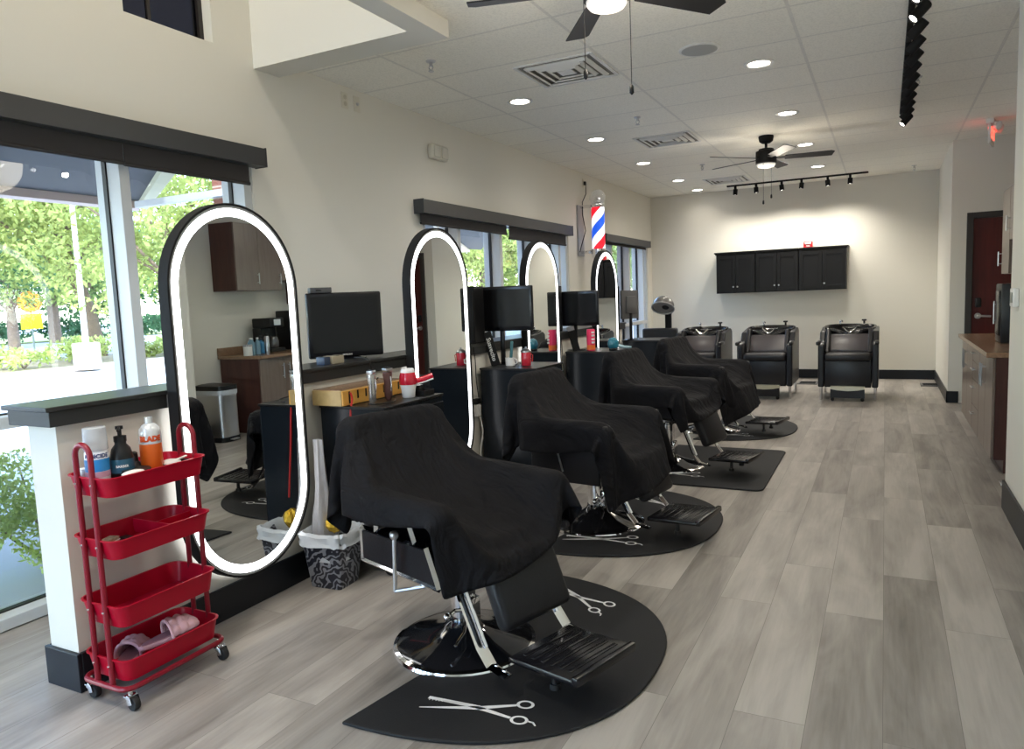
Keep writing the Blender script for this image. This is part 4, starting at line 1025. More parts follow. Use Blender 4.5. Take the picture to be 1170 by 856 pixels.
# ------------------------------------------------------------------ monitors: local screen faces -Y
def monitor(loc, rz, w, h, label, z0, stand=True, text=None, arm=None, back=None, base_dx=0.0):
    t = thing('monitor', label, 'monitor', loc, rz, 'black monitors at the stations')
    b = MB(); b.box(-w/2, w/2, -.014, .020, z0, z0+h, .010, seg=3); b.box(-w*.3, w*.3, .018, .048, z0+h*.2, z0+h*.8, .012); b.build('casing', back or blk_gloss, t)
    b = MB(); b.box(-w/2+.024, w/2-.024, -.0165, -.0145, z0+.034, z0+h-.026); b.build('screen', screen_m, t, smooth=False)
    if text: b = MB(); b.text(text, .013, Matrix(((1, 0, 0), (0, 0, -1), (0, 1, 0))), (0, -.0150, z0+.016), .0006); b.build('brand_text', white_pl, t, smooth=False)
    if stand:
        b = MB(); b.box(-.018+base_dx, .018+base_dx, .012, .034, .012, z0+h*.35, .004); b.build('stand_neck', blk_plastic, t)
        b = MB(); b.lathe([(.095, 0), (.095, .005), (.03, .014), (0, .014)], (base_dx, .02, 0), 28); 
        for v in b.bm.verts: v.co.y = .02+(v.co.y-.02)*.72
        b.build('stand_base', blk_gloss, t)
    if arm:
        b = MB(); b.tube(arm, .014, 8); b.build('wall_arm', blk_matte, t)
    return t
LZ = 1.117
m1 = monitor((-2.945, 3.535, LZ), math.atan2(.37, .27), .46, .395, 'black desktop monitor with brand lettering on the ledge beside the nearest mirror', .012, True, 'SAMSUNG', base_dx=.03)
monitor((-2.655, 5.03, .937), R(8), .53, .345, 'large flat black monitor raised over the second cabinet', .26, True, None)
monitor((-2.675, 6.60, .922), R(6), .48, .335, 'black monitor over the third cabinet above the pink can', .235, True)
monitor((-2.66, 8.25, .912), R(250), .30, .33, 'grey backed monitor turned edge-on at the fourth cabinet', .245, True, None, back=mat('grey monitor back', (.11, .11, .11), .4))
def tower(x, y, label, w=.13, d=.17, h=.43, m=None):
    t = thing('speaker_box', label, 'speaker', (x, y, LZ), 0, 'black upright boxes on the ledge'); b = MB(); b.box(-w/2, w/2, -d/2, d/2, 0, h, .006); b.build('cabinet_body', m or blk_matte, t)
    b = MB(); b.box(w/2, w/2+.004, -d/2+.012, d/2-.012, .012, h-.012, .002); b.build('grille', blk_plastic, t, smooth=False)
tower(-2.80, 4.83, 'black upright box behind the second monitor, touching the second mirror side')
tower(-2.84, 6.45, 'black upright box behind the third monitor, beside the third mirror')
tower(-2.80, 8.05, 'black upright box on the ledge beside the farthest mirror', h=.42)
t = thing('media_box', 'small dark grey box lying on top edge of the first monitor', 'box', (-3.045, 3.40, LZ+.407), math.atan2(.37, .27)); b = MB(); b.box(-.035, .095, -.02, .05, 0, .032, .004); b.build('casing', mat('dark grey box', (.05, .05, .052), .5), t); b = MB(); b.box(.0, .03, -.0215, -.0195, .012, .018); b.build('port', blk_gloss, t, smooth=False)
def carton(x, y, z, w, d, h, m, label, name='box', cat='box', rz=0):
    t = thing(name, label, cat, (x, y, z), rz); b = MB(); b.box(-w/2, w/2, -d/2, d/2, 0, h, .003); b.build('carton', m, t); b = MB(); b.box(-w/2-.001, w/2+.001, -.012, .012, h-.001, h+.001); b.build('lid_seam', blk_matte, t, smooth=False); return t
carton(-2.80, 3.24, LZ, .07, .10, .045, mat('tan box', (.38, .33, .24), .5), 'tan and blue carton on the ledge under the first monitor')
carton(-2.80, 3.155, LZ, .06, .05, .045, mat('blue box', (.03, .05, .10), .4), 'small dark blue carton left of the tan carton under the first monitor')
# items on the second cabinet
t = thing('pennant', 'black leaning strip with white script lettering on the second cabinet', 'sign', (-2.66, 4.93, .937), R(28))
RR = RM('Y', 16)
b = MB(); b.box(-.035, .035, -.004, .004, 0, .27, .001, rot=RM('Y', -14), piv=(0, 0, 0)); b.build('strip', blk_matte, t, smooth=False)
b = MB(); b.text('Suavecito', .048, Matrix.Rotation(R(-14), 3, 'Y') @ Matrix(((0, 1, 0), (0, 0, -1), (-1, 0, 0))), Matrix.Rotation(R(-14), 3, 'Y') @ Vector((0, -.006, .13)), .0006, bold=.0008); b.build('script_lettering', white_p, t, smooth=False)
t = thing('mug', 'white mug holding a teal comb on the second cabinet', 'mug', (-2.53, 4.92, .936)); b = MB(); b.lathe([(.030, 0), (.036, .004), (.038, .065), (.034, .065), (.032, .008), (0, .008)], n=24, cap=False); b.tube([(.036, 0, .055), (.058, 0, .048), (.056, 0, .022), (.036, 0, .015)], .005, 6); b.build('cup', white_pl, t)
b = MB(); b.box(-.012, .012, -.002, .002, .01, .19, .001, rot=RM('Y', 6), piv=(0, 0, 0)); b.build('comb', mat('teal comb', (.03, .13, .14), .4), t)
t = thing('jar', 'clear red disinfectant jar with lid on the second cabinet', 'jar', (-2.42, 4.97, .936)); b = MB(); b.lathe([(.036, 0), (.038, .003), (.038, .10), (.034, .105)], n=24); b.build('glass_body', mat('red liquid', (.50, .02, .04), .1, coat=.5), t)
b = MB(); b.lathe([(.040, .10), (.040, .112), (.02, .128), (.008, .130), (.008, .140), (0, .142)], n=24); b.build('lid', brushed, t)
b = MB(); b.tube([(.038, 0, .09), (.055, 0, .08), (.05, 0, .03)], .004, 6); b.build('handle', redc, t)
t = thing('spray_bottle', 'small clear bottle between mug and red jar', 'bottle', (-2.475, 5.03, .936)); b = MB(); b.lathe([(.018, 0), (.018, .07), (.008, .085), (.008, .10)], n=16); b.build('bottle_body', mat('milky plastic', (.5, .52, .5), .3), t); b = MB(); b.cyl((0, 0, .10), (0, 0, .115), .010); b.build('cap', blk_plastic, t)
# items on the third cabinet
t = thing('spray_can', 'tall pink and orange can on the third cabinet', 'can', (-2.50, 6.56, .921)); b = MB(); b.lathe([(.038, 0), (.040, .004), (.040, .195), (.034, .205)], n=24); b.build('can_body', mat('pink can', (.85, .03, .13), .35), t)
b = MB(); b.lathe([(.0405, .01), (.0405, .055)], n=24, cap=False); b.build('orange_band', mat('orange band', (.85, .18, .03), .35), t)
b = MB()
for z in (.165, .135, .10, .07): b.box(.020, .042, -.036, -.010, z, z+.018)
b.build('white_marks', white_p, t, smooth=False)
t = thing('pennant', 'plain black leaning strip left of the pink can on the third cabinet', 'sign', (-2.64, 6.54, .921), R(20)); b = MB(); b.box(-.035, .035, -.004, .004, 0, .24, .001, rot=RM('Y', -14), piv=(0, 0, 0)); b.build('strip', blk_matte, t, smooth=False); b = MB(); b.box(-.035, .035, -.005, .005, .20, .238, .001, rot=RM('Y', -14), piv=(0, 0, 0)); b.build('strip_header', grey_pl, t, smooth=False)
teal = mat('teal shell', (.02, .17, .24), .2, coat=.5)
t = thing('hair_dryer', 'teal hair dryer lying at the edge of the third cabinet', 'hair dryer', (-2.285, 6.58, .921), R(25))
b = MB(); b.ball((0, 0, .062), .055, 20, (1, .85, 1.12)); b.build('barrel', teal, t); b = MB(); b.lathe([(.040, 0), (.043, .012), (.030, .03)], n=20); b.build('base_ring', blk_plastic, t)
b = MB(); b.tube([(.04, 0, .045), (.10, .0, .028), (.17, 0, .022)], [.017, .015, .012], 10); b.build('handle', mat('pale blue handle', (.35, .5, .55), .3), t)
# outlets on the low wall between stations
for y, w in ((4.72, 'second'), (6.36, 'third')):
    t = outlet((-2.75, y, .62), 'white outlet box with black plug left of the %s cabinet' % w, col=white_pl, group=None)
    b = MB(); b.box(.006, .045, -.03, .03, -.045, .045, .006); b.build('adapter', white_pl, t); b = MB(); b.box(.006, .05, -.025, .025, .05, .09, .006); b.build('plug', blk_plastic, t)
    cord('power_cord', [(-2.70, y, .57), (-2.69, y+.01, .45), (-2.70, y-.02, .30), (-2.69, y+.01, .17), (-2.70, y, .02)], .006, white_pl, 'white cord hanging from the outlet left of the %s cabinet' % w)
    cord('power_cord', [(-2.71, y-.04, 1.10), (-2.705, y-.03, 1.0), (-2.70, y-.035, .85), (-2.70, y-.01, .72)], .004, blk_plastic, 'black cord dropping from the ledge to the outlet left of the %s cabinet' % w)
# ================================================================== BIN, BAG AND RED CART
def damask():
    mt = mat('damask print', (.02, .02, .03), .4); n, l, b = nodes_of(mt)
    tc = n.new('ShaderNodeTexCoord'); sp = n.new('ShaderNodeSeparateXYZ'); ad = n.new('ShaderNodeMath'); cb = n.new('ShaderNodeCombineXYZ')
    l.new(tc.outputs['Object'], sp.inputs[0]); l.new(sp.outputs[0], ad.inputs[0]); l.new(sp.outputs[1], ad.inputs[1]); l.new(ad.outputs[0], cb.inputs[0]); l.new(sp.outputs[2], cb.inputs[1])
    w = n.new('ShaderNodeTexWave'); w.wave_type = 'RINGS'; w.rings_direction = 'Z'; w.inputs['Scale'].default_value = 9; w.inputs['Distortion'].default_value = 11; w.inputs['Detail'].default_value = 1.2; w.inputs['Detail Scale'].default_value = 2.2
    l.new(cb.outputs[0], w.inputs['Vector'])
    rp = n.new('ShaderNodeValToRGB'); rp.color_ramp.interpolation = 'CONSTANT'; rp.color_ramp.elements[0].color = (.008, .010, .020, 1); rp.color_ramp.elements[1].position = .58; rp.color_ramp.elements[1].color = (.22, .23, .26, 1)
    l.new(w.outputs['Fac'], rp.inputs[0]); l.new(rp.outputs[0], b.inputs['Base Color']); return mt
def rrect(hx, hy, r, n=5):
    p = []
    for cx, cy, a0 in ((hx-r, hy-r, 0), (r-hx, hy-r, 90), (r-hx, r-hy, 180), (hx-r, r-hy, 270)):
        for k in range(n+1): a = R(a0+90*k/n); p.append((cx+r*math.cos(a), cy+r*math.sin(a)))
    return p
def loft(b, rings, cap0=True, cap1=False):
    vs = [[b.bm.verts.new(c) for c in r] for r in rings]; N = len(vs[0])
    for a, c in zip(vs, vs[1:]):
        for k in range(N): b.bm.faces.new([a[k], a[(k+1) % N], c[(k+1) % N], c[k]])
    if cap0: b.bm.faces.new(vs[0][::-1])
    if cap1: b.bm.faces.new(vs[-1])
def ringz(hx, hy, r, z, n=5): return [(x, y, z) for x, y in rrect(hx, hy, r, n)]
liner = mat('white bin liner', (.62, .66, .70), .25, bump=(25, .6), alpha=.82)
t = thing('waste_bin', 'small black and silver damask print bin with white liner by the nearest cabinet', 'bin', (-2.555, 2.86, 0), R(4))
b = MB(); loft(b, [ringz(.095, .085, .02, 0), ringz(.122, .112, .02, .275), ringz(.116, .106, .02, .275), ringz(.09, .08, .02, .01)], True, True); b.build('bin_body', damask(), t)
rg = random.Random(5); b = MB(); N = 40; rings = []
for hx, z in ((.108, .14), (.114, .275), (.128, .296), (.142, .28), (.136, .25), (.144, .228)):
    rr = []
    for k in range(N):
        a = 2*PI*k/N; e = .45; c, s_ = math.cos(a), math.sin(a); j = rg.uniform(-1, 1)*(.010 if z < .285 and hx > .12 else .003)
        rr.append(((hx+j)*math.copysign(abs(c)**e, c), (hx-.01+j)*math.copysign(abs(s_)**e, s_), z+j*1.3))
    rings.append(rr)
loft(b, rings, True, False); b.build('bin_liner', liner, t)
t = thing('plastic_bag', 'tall crumpled clear plastic bag standing out of the damask bin', 'bag', (-2.66, 2.90, .19))
b = MB(); rings = []
for i, (z, w, dpt) in enumerate(((.0, .05, .06), (.08, .055, .07), (.16, .05, .06), (.24, .035, .04), (.34, .032, .025), (.45, .030, .020), (.56, .030, .012))):
    rr = []
    for k in range(28):
        a = 2*PI*k/28; j = 1+.16*math.sin(a*5+i*.5)+rg.uniform(-.06, .06); rr.append((.03-.03*z+w*j*math.cos(a), dpt*j*math.sin(a), z))
    rings.append(rr)
loft(b, rings, True, True); b.build('bag_film', mat('crumpled clear bag', (.50, .50, .52), .22, alpha=.85, bump=(40, .5)), t)
t = thing('foil_wrapper', 'crumpled gold foil wrapper on top of the damask bin', 'wrapper', (-2.55, 2.885, .315))
b = MB(); b.ball((0, 0, 0), .05, 14, (.8, 1, 1))
for v in b.bm.verts: v.co += Vector((rg.uniform(-1, 1), rg.uniform(-1, 1), rg.uniform(-1, 1)))*.007
b.build('foil', mat('gold foil', (.75, .48, .05), .25, .7, bump=(60, .5)), t, smooth=False)

# red trolley: local x across, y long axis
CX, CY = -2.565, 1.815
cart = thing('utility_cart', 'red four tier rolling cart in front of the half wall, left of nearest mirror', 'cart', (CX, CY, 0), R(0))
HX, HY = .125, .215
for i, (zt, dpt) in enumerate(((.865, .075), (.635, .075), (.39, .085), (.185, .085))):
    b = MB()
    loft(b, [ringz(HX-.014, HY-.014, .035, zt-dpt), ringz(HX, HY, .045, zt-.004), ringz(HX+.006, HY+.006, .048, zt-.004), ringz(HX+.006, HY+.006, .048, zt), ringz(HX-.002, HY-.002, .043, zt), ringz(HX-.018, HY-.018, .035, zt-dpt+.003)], True, True)
    b.build('tray', red_m, cart)
b = MB(); b.box(-HX+.01, HX-.01, .030, .034, .575, .628); b.box(-.002, .002, .034, HY-.01, .575, .622); b.build('tray_divider', red_m, cart, smooth=False)
for sy in (-1, 1):
    y = sy*(HY-.002+.006); x = .043
    P = [(-x, y, .07), (-x, y, .94)]+[(-x*math.cos(PI*k/12), y, .94+x*math.sin(PI*k/12)) for k in range(1, 12)]+[(x, y, .94), (x, y, .07)]
    b = MB(); b.tube(P, .0105, 10); u = b.build('upright_handle', red2_m, cart)
    b = MB()
    for z in (.86, .63, .385, .18):
        for s in (-1, 1): b.ball((s*x, y+sy*.0105, z-.02), .005, 8)
    b.build('screw', chrome, u)
b = MB(); pr = rrect(HX+.004, HY+.012, .045); b.tube([(x, y, .082) for x, y in pr], .0105, 8, True); b.build('base_frame', red2_m, cart)
for sx in (-1, 1):
    for sy in (-1, 1):
        cx, cy = sx*(HX-.012), sy*(HY-.012)
        b = MB(); b.cyl((cx, cy, .056), (cx, cy, .084), .008, n=8); b.tube([(cx, cy-.018, .052), (cx+.012, cy-.018, .045), (cx+.018, cy-.018, .026)], 0, 6, flat=(.012, .0025)); b.tube([(cx, cy+.018, .052), (cx+.012, cy+.018, .045), (cx+.018, cy+.018, .026)], 0, 6, flat=(.012, .0025)); b.box(cx-.014, cx+.014, cy-.020, cy+.020, .048, .056, .003)
        q = b.build('caster', chrome, cart); b = MB(); b.lathe([(.012, -.013), (.024, -.011), (.026, -.006), (.026, .006), (.024, .011), (.012, .013)], (cx+.018, cy, .026), 20, (0, 1, 0)); b.build('wheel', rubber, q)
def bottle(name, label, cat, x, y, z, prof, m, parts=(), rz=0, n=28):
    t = thing(name, label, cat, (CX+x, CY+y, z), rz); t.scale = (1.27, 1.27, 1.27); b = MB(); b.lathe(prof, n=n); b.build('body', m, t)
    for pn, fn, pm in parts: b = MB(); fn(b); b.build(pn, pm, t)
    return t
zt = .793
def band(r, z0, z1): return lambda b: b.lathe([(r, z0), (r, z1)], n=32, cap=False)
# facing the camera: direction from can to camera
fa = math.atan2(-CY, -CX)
def wraptext(txt, size, r, z, bold=.0006):
    def f(b):
        vs = b.text(txt, size, Matrix.Identity(3), (0, 0, 0), .0003, bold=bold)
        for v in vs:
            a = fa+v.co.x/r; rr = r+.0004+v.co.z*.5; v.co = Vector((rr*math.cos(a), rr*math.sin(a), z+v.co.y))
    return f
whitecan = mat('white can', (.78, .80, .84), .3)
bottle('spray_can', 'tall white and blue disinfectant spray can with clear cap on the cart top', 'can', -.035, -.145, zt, [(.030, 0), (.032, .004), (.032, .115), (.028, .122)], whitecan,
       [('blue_band', band(.0325, .062, .098), mat('sky blue label', (.03, .26, .62), .35)), ('label_text', wraptext('ARBICIDE', .016, .0328, .108), mat('label navy', (.02, .05, .2), .4)), ('clear_cap', lambda b: b.lathe([(.031, .122), (.033, .124), (.031, .188), (.028, .190), (0, .190)], n=28), mat('clear cap', (.62, .64, .66), .12, alpha=.62)),
        ('pink_label', band(.0325, .045, .061), mat('pink print', (.6, .35, .45), .4))])
bottle('pump_bottle', 'matte black pump bottle beside the blue and white can on the cart', 'bottle', -.015, -.060, zt, [(.030, 0), (.033, .006), (.033, .085), (.026, .115), (.016, .128), (.016, .142)], blk_plastic,
       [('blue_label', band(.0334, .045, .085), mat('dark blue label', (.02, .10, .17), .35)), ('pump', lambda b: (b.lathe([(.018, .136), (.018, .152), (.006, .154), (.006, .172), (.011, .173), (.011, .182), (0, .183)], n=16), b.tube([(0, 0, .178), (.022, -.018, .178), (.028, -.024, .172)], .004, 8)), blk_plastic), ('label_text', wraptext('BARBER', .010, .0336, .065, .0003), white_p)])
bottle('spray_can', 'orange and white blade spray can on the cart top', 'can', .0, .055, zt, [(.030, 0), (.032, .004), (.032, .118)], mat('orange can', (.72, .13, .015), .35),
       [('white_shoulder', lambda b: b.lathe([(.0322, .114), (.0322, .142), (.030, .158), (.020, .172), (.012, .176), (.012, .184), (.011, .195), (0, .196)], n=28, cap=False), mat('white shoulder', (.66, .68, .70), .22, .3)), ('label_text', wraptext('BLADE', .022, .0324, .130, .0016), mat('orange print', (.65, .08, .01), .4))])
bottle('jar', 'wide black tub with white lettering at the front of the cart top', 'jar', .035, -.040, zt, [(.038, 0), (.040, .003), (.040, .030), (.041, .031), (.041, .050), (.038, .053), (0, .053)], blk_plastic,
       [('label_text', wraptext('SUAVECITO', .010, .0405, .016, .0004), white_p), ('silver_label', band(.0403, .006, .009), brushed)])
bottle('jar', 'small black bottle with black cap between tub and orange can', 'bottle', -.045, .012, zt, [(.022, 0), (.024, .003), (.024, .05), (.012, .062)], blk_plastic, [('cap', lambda b: b.lathe([(.010, .06), (.012, .062), (.010, .088), (.004, .092), (0, .092)], n=14), blk_plastic)])
t = thing('hair_brush', 'white oval brush lying at the front corner of the cart top', 'brush', (CX+.08, CY-.085, .835), R(85)); b = MB(); b.ball((0, 0, .020), .045, 18, (1, .5, .28)); b.build('brush_back', white_pl, t); b = MB(); b.box(-.035, .035, -.016, .016, -.040, .012, .004); b.build('bristles', blk_plastic, t)
t = thing('small_tray', 'black dish with white cloth at the far end of the cart top', 'dish', (CX+.03, CY+.135, .793)); b = MB(); loft(b, [ringz(.05, .05, .01, 0), ringz(.056, .056, .012, .055), ringz(.052, .052, .01, .055), ringz(.046, .046, .01, .006)], True, True); b.build('dish', blk_plastic, t)
b = MB(); b.ball((-.012, -.015, .052), .045, 16, (.8, 1.0, .32)); b.build('white_cloth', mat('white cloth', (.7, .68, .66), .9), t); b = MB(); b.box(-.006, .006, -.04, .055, .058, .064, .002, rot=RM('X', 8)); b.build('file_stick', white_pl, t)
t = thing('sponge', 'small white block at near corner of the cart top', 'block', (CX-.085, CY-.17, .793)); b = MB(); b.box(-.02, .02, -.018, .018, 0, .088, .006); b.build('body', white_pl, t); b = MB(); b.box(-.021, .021, -.019, .019, .04, .05, .004); b.build('band', grey_pl, t)
t = thing('box', 'small patterned brown and white box in the second tier of the cart', 'box', (CX-.03, CY-.13, .563), R(20)); b = MB(); b.box(-.02, .02, -.03, .03, 0, .045, .002); b.build('carton', mat('patterned box', (.35, .26, .18), .5, noise=(120, .9)), t, smooth=False); b = MB(); b.box(-.021, .021, -.031, .031, .03, .034); b.build('stripe', white_p, t, smooth=False)
t = thing('trimmer_case', 'small black item beside the brown box in the second cart tier', 'case', (CX-.03, CY-.06, .563)); b = MB(); b.box(-.03, .03, -.02, .02, 0, .03, .008); b.build('case_body', blk_plastic, t); b = MB(); b.box(-.03, .03, -.021, .021, .014, .016); b.build('seam', grey_pl, t)
# quilted pink slippers
pink = mat('pink quilted fabric', (.62, .37, .41), .85, bump=(250, .25))
def slipper(loc, rot, label):
    t = thing('slipper', label, 'slipper', loc, 0, 'pink slippers on the lowest cart tier'); t.rotation_euler = rot
    b = MB(); out = []
    for k in range(28):
        a = 2*PI*k/28; y = .115*math.sin(a); w = .040+.007*math.sin(a)-.004*math.cos(2*a); out.append((w*math.cos(a), y))
    b.prism(out, 0, .020)
    s_ = b.build('sole', pink, t); bv = s_.modifiers.new('b', 'BEVEL'); bv.width = .007; bv.segments = 3
    b = MB()   # toe cap: half dome with quilting, thick
    def f(u, v):
        y = -.002+.122*u; w = .050*(1-(max(0, u-.35)/.67)**2.6)**.5 if u < 1 else .004; h = .062*(1-u**2.4)**.5 if u < 1 else .002
        a = PI*v; q = 1+.16*abs(math.sin(u*11))*abs(math.sin(a*4)); return (w*q*math.cos(a), y, .012+h*q*math.sin(a)**.8 if math.sin(a) > 0 else .012)
    b.grid(f, 26, 30); c = b.build('upper', pink, t); m_ = c.modifiers.new('s', 'SOLIDIFY'); m_.thickness = .010; m_.offset = -1
    b = MB(); b.tube([f(0, v/20) for v in range(21)], .0065, 8); b.build('opening_trim', pink, t)
    b = MB(); b.prism([(x*.86, y*.9) for x, y in out], .019, .0225); b.build('insole', mat('dark pink insole', (.30, .14, .17), .9), t)
slipper((CX+.055, CY+.02, .160), (R(6), R(-4), R(-15)), 'pink quilted slipper tilted up on the tray edge, right of the pair')
slipper((CX-.035, CY-.095, .108), (R(4), 0, R(30)), 'pink quilted slipper lying deeper in the lowest tray, left of the pair')

# ================================================================== FAR END
# black cabinet on the back wall: three units with doors
for i, (x0, x1) in enumerate(((-2.44, -1.83), (-1.83, -1.19), (-1.19, -.52))):
    w_ = ('left', 'middle', 'right')[i]
    t = thing('wall_cabinet', 'black panelled wall cabinet on the back wall, %s one of three' % w_, 'cabinet', ((x0+x1)/2, 12.30, 1.39), 0, 'black cabinets on the back wall'); h = (x1-x0)/2-.002
    b = MB(); b.box(-h, h, -.14, .155, 0, .62, .002); b.build('body', cabk_m if 'cabk_m' in globals() else globals().setdefault('cabk_m', mat('satin black cabinet', (.006, .006, .007), .4, spec=.25)), t, smooth=False)
    b = MB(); b.box(-h-(.03 if i == 0 else 0), h+(.03 if i == 2 else 0), -.175, .155, .632, .655, .004); b.box(-h-(.015 if i == 0 else 0), h+(.015 if i == 2 else 0), -.16, .155, .615, .633, .004); b.build('crown_moulding', cabk_m, t, smooth=False)
    for s in (-1, 1):
        a, c = (-h+.008, -.003) if s < 0 else (.003, h-.008)
        b = MB(); b.box(a, c, -.158, -.141, .015, .600, .002); d = b.build('door', cabk_m, t, smooth=False)
        b = MB(); f0, f1 = a+.05, c-.05
        for q in ((a, f0, .015, .600), (f1, c, .015, .600), (f0, f1, .015, .075), (f0, f1, .54, .600)): b.box(q[0], q[1], -.166, -.158, q[2], q[3], .002)
        b.build('door_frame', cabk_m, d, smooth=False)
        if i < 2 or s > 0:
            kx = (s*.032) if i < 2 else .05
            b = MB(); b.lathe([(.006, 0), (.006, .012), (.014, .018), (.012, .026), (0, .028)], (kx if i < 2 else .032, -.166, .10), 14, (0, -1, 0)); b.build('knob', brushed, d)
t = thing('fire_strobe', 'small red and white fire alarm strobe above the black wall cabinets', 'alarm', (-1.08, 12.45, 2.10)); b = MB(); b.box(-.065, .065, -.045, 0, -.05, .05, .006); b.build('housing', mat('alarm red', (.6, .02, .03), .35), t)
b = MB(); b.box(-.045, .045, -.060, -.044, .005, .035, .004); b.build('strobe_lens', white_pl, t); b = MB(); b.text('FIRE', .030, Matrix(((1, 0, 0), (0, 0, -1), (0, 1, 0))), (0, -.0455, -.022), .0006, bold=.001); b.build('fire_lettering', white_p, t, smooth=False)

wash_back = mat('grey mauve vinyl', (.085, .074, .080), .30, spec=.6)
def wash_chair(x, y, label, foot=True):
    t = thing('shampoo_chair', label, 'chair', (x, y, 0), 0, 'black shampoo chairs along the back wall')
    for s in (-1, 1):
        b = MB(); xo, xi = s*.345, s*.272; P = [(0, .17), (0, .70), (.03, .725), (.26, .735), (.36, .86), (.78, .90), (.86, .86), (.86, .17)]
        b.prism(P, min(xo, xi), max(xo, xi), Matrix(((0, 0, 1), (1, 0, 0), (0, 1, 0)))); o = b.build('arm_panel', wash_vinyl, t, smooth=False); bv = o.modifiers.new('b', 'BEVEL'); bv.width = .018; bv.segments = 3; bv.limit_method = 'ANGLE'; bv.angle_limit = R(20)
        b = MB(); b.box(s*.335-.035, s*.335+.015, -.01, .28, .70, .75, .018, seg=3); b.build('arm_pad', wash_vinyl, t)
        b = MB(); b.prism([(.16, .60), (.30, .58), (.50, .86), (.36, .90)], s*.272-.05 if s > 0 else -.272, s*.272 if s > 0 else -.222, Matrix(((0, 0, 1), (1, 0, 0), (0, 1, 0)))); o = b.build('back_wing', wash_vinyl, t, smooth=False); bv = o.modifiers.new('b', 'BEVEL'); bv.width = .015; bv.segments = 3
        for yy in (.06, .80): b = MB(); b.lathe([(.015, 0), (.018, .01), (.018, .17)], (s*.31, yy, 0), 14); b.build('leg', chrome, t)
    b = MB(); b.box(-.265, .265, .02, .84, .17, .50, .006); b.build('body', wash_vinyl, t)
    b = MB(); b.box(-.268, .268, -.03, .45, .50, .60, .035, seg=3); b.build('seat', wash_vinyl, t)
    b = MB()
    b.box(-.262, .262, -.035, .035, .0, .27, .035, seg=3)
    for v in b.bm.verts: v.co = RM('X', -32) @ v.co + Vector((0, .30, .585))
    b.build('backrest', wash_back, t)
    # tilted bowl with faucet
    def bowl(u, v):
        a = 2*PI*u; rx = .285*(1-.72*v**1.8); ry = .235*(1-.70*v**1.8); zz = -.19*v**.55 if v > 0 else 0
        dip = .05*max(0, math.cos(a+PI/2+PI))**3*0
        xx = rx*math.copysign(abs(math.cos(a))**.7, math.cos(a)); yy = ry*math.copysign(abs(math.sin(a))**.7, math.sin(a))
        notch = -.075*math.exp(-(xx/.085)**2)*(1 if math.sin(a) < 0 else 0)*(1-v)
        return (xx, .68+yy, .905+.10*yy+zz+notch)
    b = MB(); b.grid(bowl, 48, 12, True); 
    o = b.build('wash_bowl', blk_gloss, t); m_ = o.modifiers.new('s', 'SOLIDIFY'); m_.thickness = .03; m_.offset = 1
    b = MB(); b.box(-.10, .10, .58, .86, .50, .76, .02); b.build('bowl_support', blk_gloss, t)
    b = MB(); b.tube([(-.085+.17*k/12, .438, .905-.065*math.sin(PI*k/12)) for k in range(13)], .012, 8); b.build('neck_rest_rim', chrome, t)
    b = MB(); b.cyl((-.13, .93, .91), (-.13, .93, .96), .016); b.tube([(-.13, .93, .955), (-.11, .86, .975), (-.10, .83, .965)], .008, 8); b.ball((-.13, .93, .965), .018, 10); b.build('faucet', chrome, t)
    b = MB(); b.cyl((.16, .93, .91), (.16, .93, .965), .013); b.box(.13, .19, .90, .95, .962, .985, .008); b.build('sprayer', blk_plastic, t)
    b = MB(); b.tube([(-.08, .74, .885), (0, .70, .88), (.08, .74, .885)], .008, 6); b.build('hose', chrome, t)
    if foot:
        b = MB(); b.prism([(-.195, .045), (.195, .045), (.195, .165), (.12, .150), (0, .142), (-.12, .150), (-.195, .165)], -.06, -.02, Matrix(((1, 0, 0), (0, 0, 1), (0, 1, 0)))); o = b.build('foot_panel', wash_vinyl, t, smooth=False)
        b = MB(); b.prism([(-.195, .168), (.195, .168), (.195, .158), (.12, .143), (0, .134), (-.12, .143), (-.195, .158)], -.068, -.058, Matrix(((1, 0, 0), (0, 0, 1), (0, 1, 0)))); b.box(-.195, .195, -.065, .02, .166, .190, .004); b.build('foot_bar', mat_champ, t, smooth=False)
        for s in (-1, 1): b = MB(); b.ball((s*.17, -.04, .027), .024, 10); b.build('foot_roller', blk_plastic, t)
    return t
mat_champ = mat('champagne metal', (.60, .57, .46), .3, .7)
wash_chair(-.405, 9.98, 'black shampoo chair with bowl at right, standing alone against back wall')
wash_chair(-1.40, 9.98, 'middle black shampoo chair with bowl, partly behind the farthest cape')
wash_chair(-2.30, 9.98, 'left black shampoo chair with bowl, mostly hidden behind the farthest cape')
# hooded dryer chair
t = thing('dryer_chair', 'black armchair with grey hooded hair dryer on a post near the far window', 'chair', (-2.98, 10.42, 0), R(0))
b = MB(); b.box(-.26, .26, -.24, .28, .18, .46, .03, seg=3); b.build('seat', wash_vinyl, t); b = MB(); b.box(-.26, .26, .22, .36, .20, .92, .03, seg=3); b.build('backrest', wash_vinyl, t)
for s in (-1, 1): b = MB(); b.box(s*.27-.05, s*.27+.05, -.26, .34, .12, .66, .03, seg=3); b.build('armrest', wash_vinyl, t)
for sx in (-1, 1):
    for y in (-.2, .3): b = MB(); b.cyl((sx*.28, y, 0), (sx*.28, y, .14), .016, n=10); b.build('leg', chrome, t)
b = MB(); b.box(.08, .17, .27, .33, .80, 1.26, .01); b.build('dryer_post', blk_matte, t)
hood_t = mat('smoked hood', (.16, .155, .145), .15, coat=.6)
b = MB(); M_ = Matrix.Rotation(R(-34), 3, 'X')
prof = [(.155, 0), (.160, .03), (.150, .08), (.120, .13), (.07, .165), (0, .178)]
vs = b.lathe(prof, (0, 0, 0), 36, cap=False)
for v in vs: v.co = M_ @ v.co + Vector((.10, .10, 1.22))
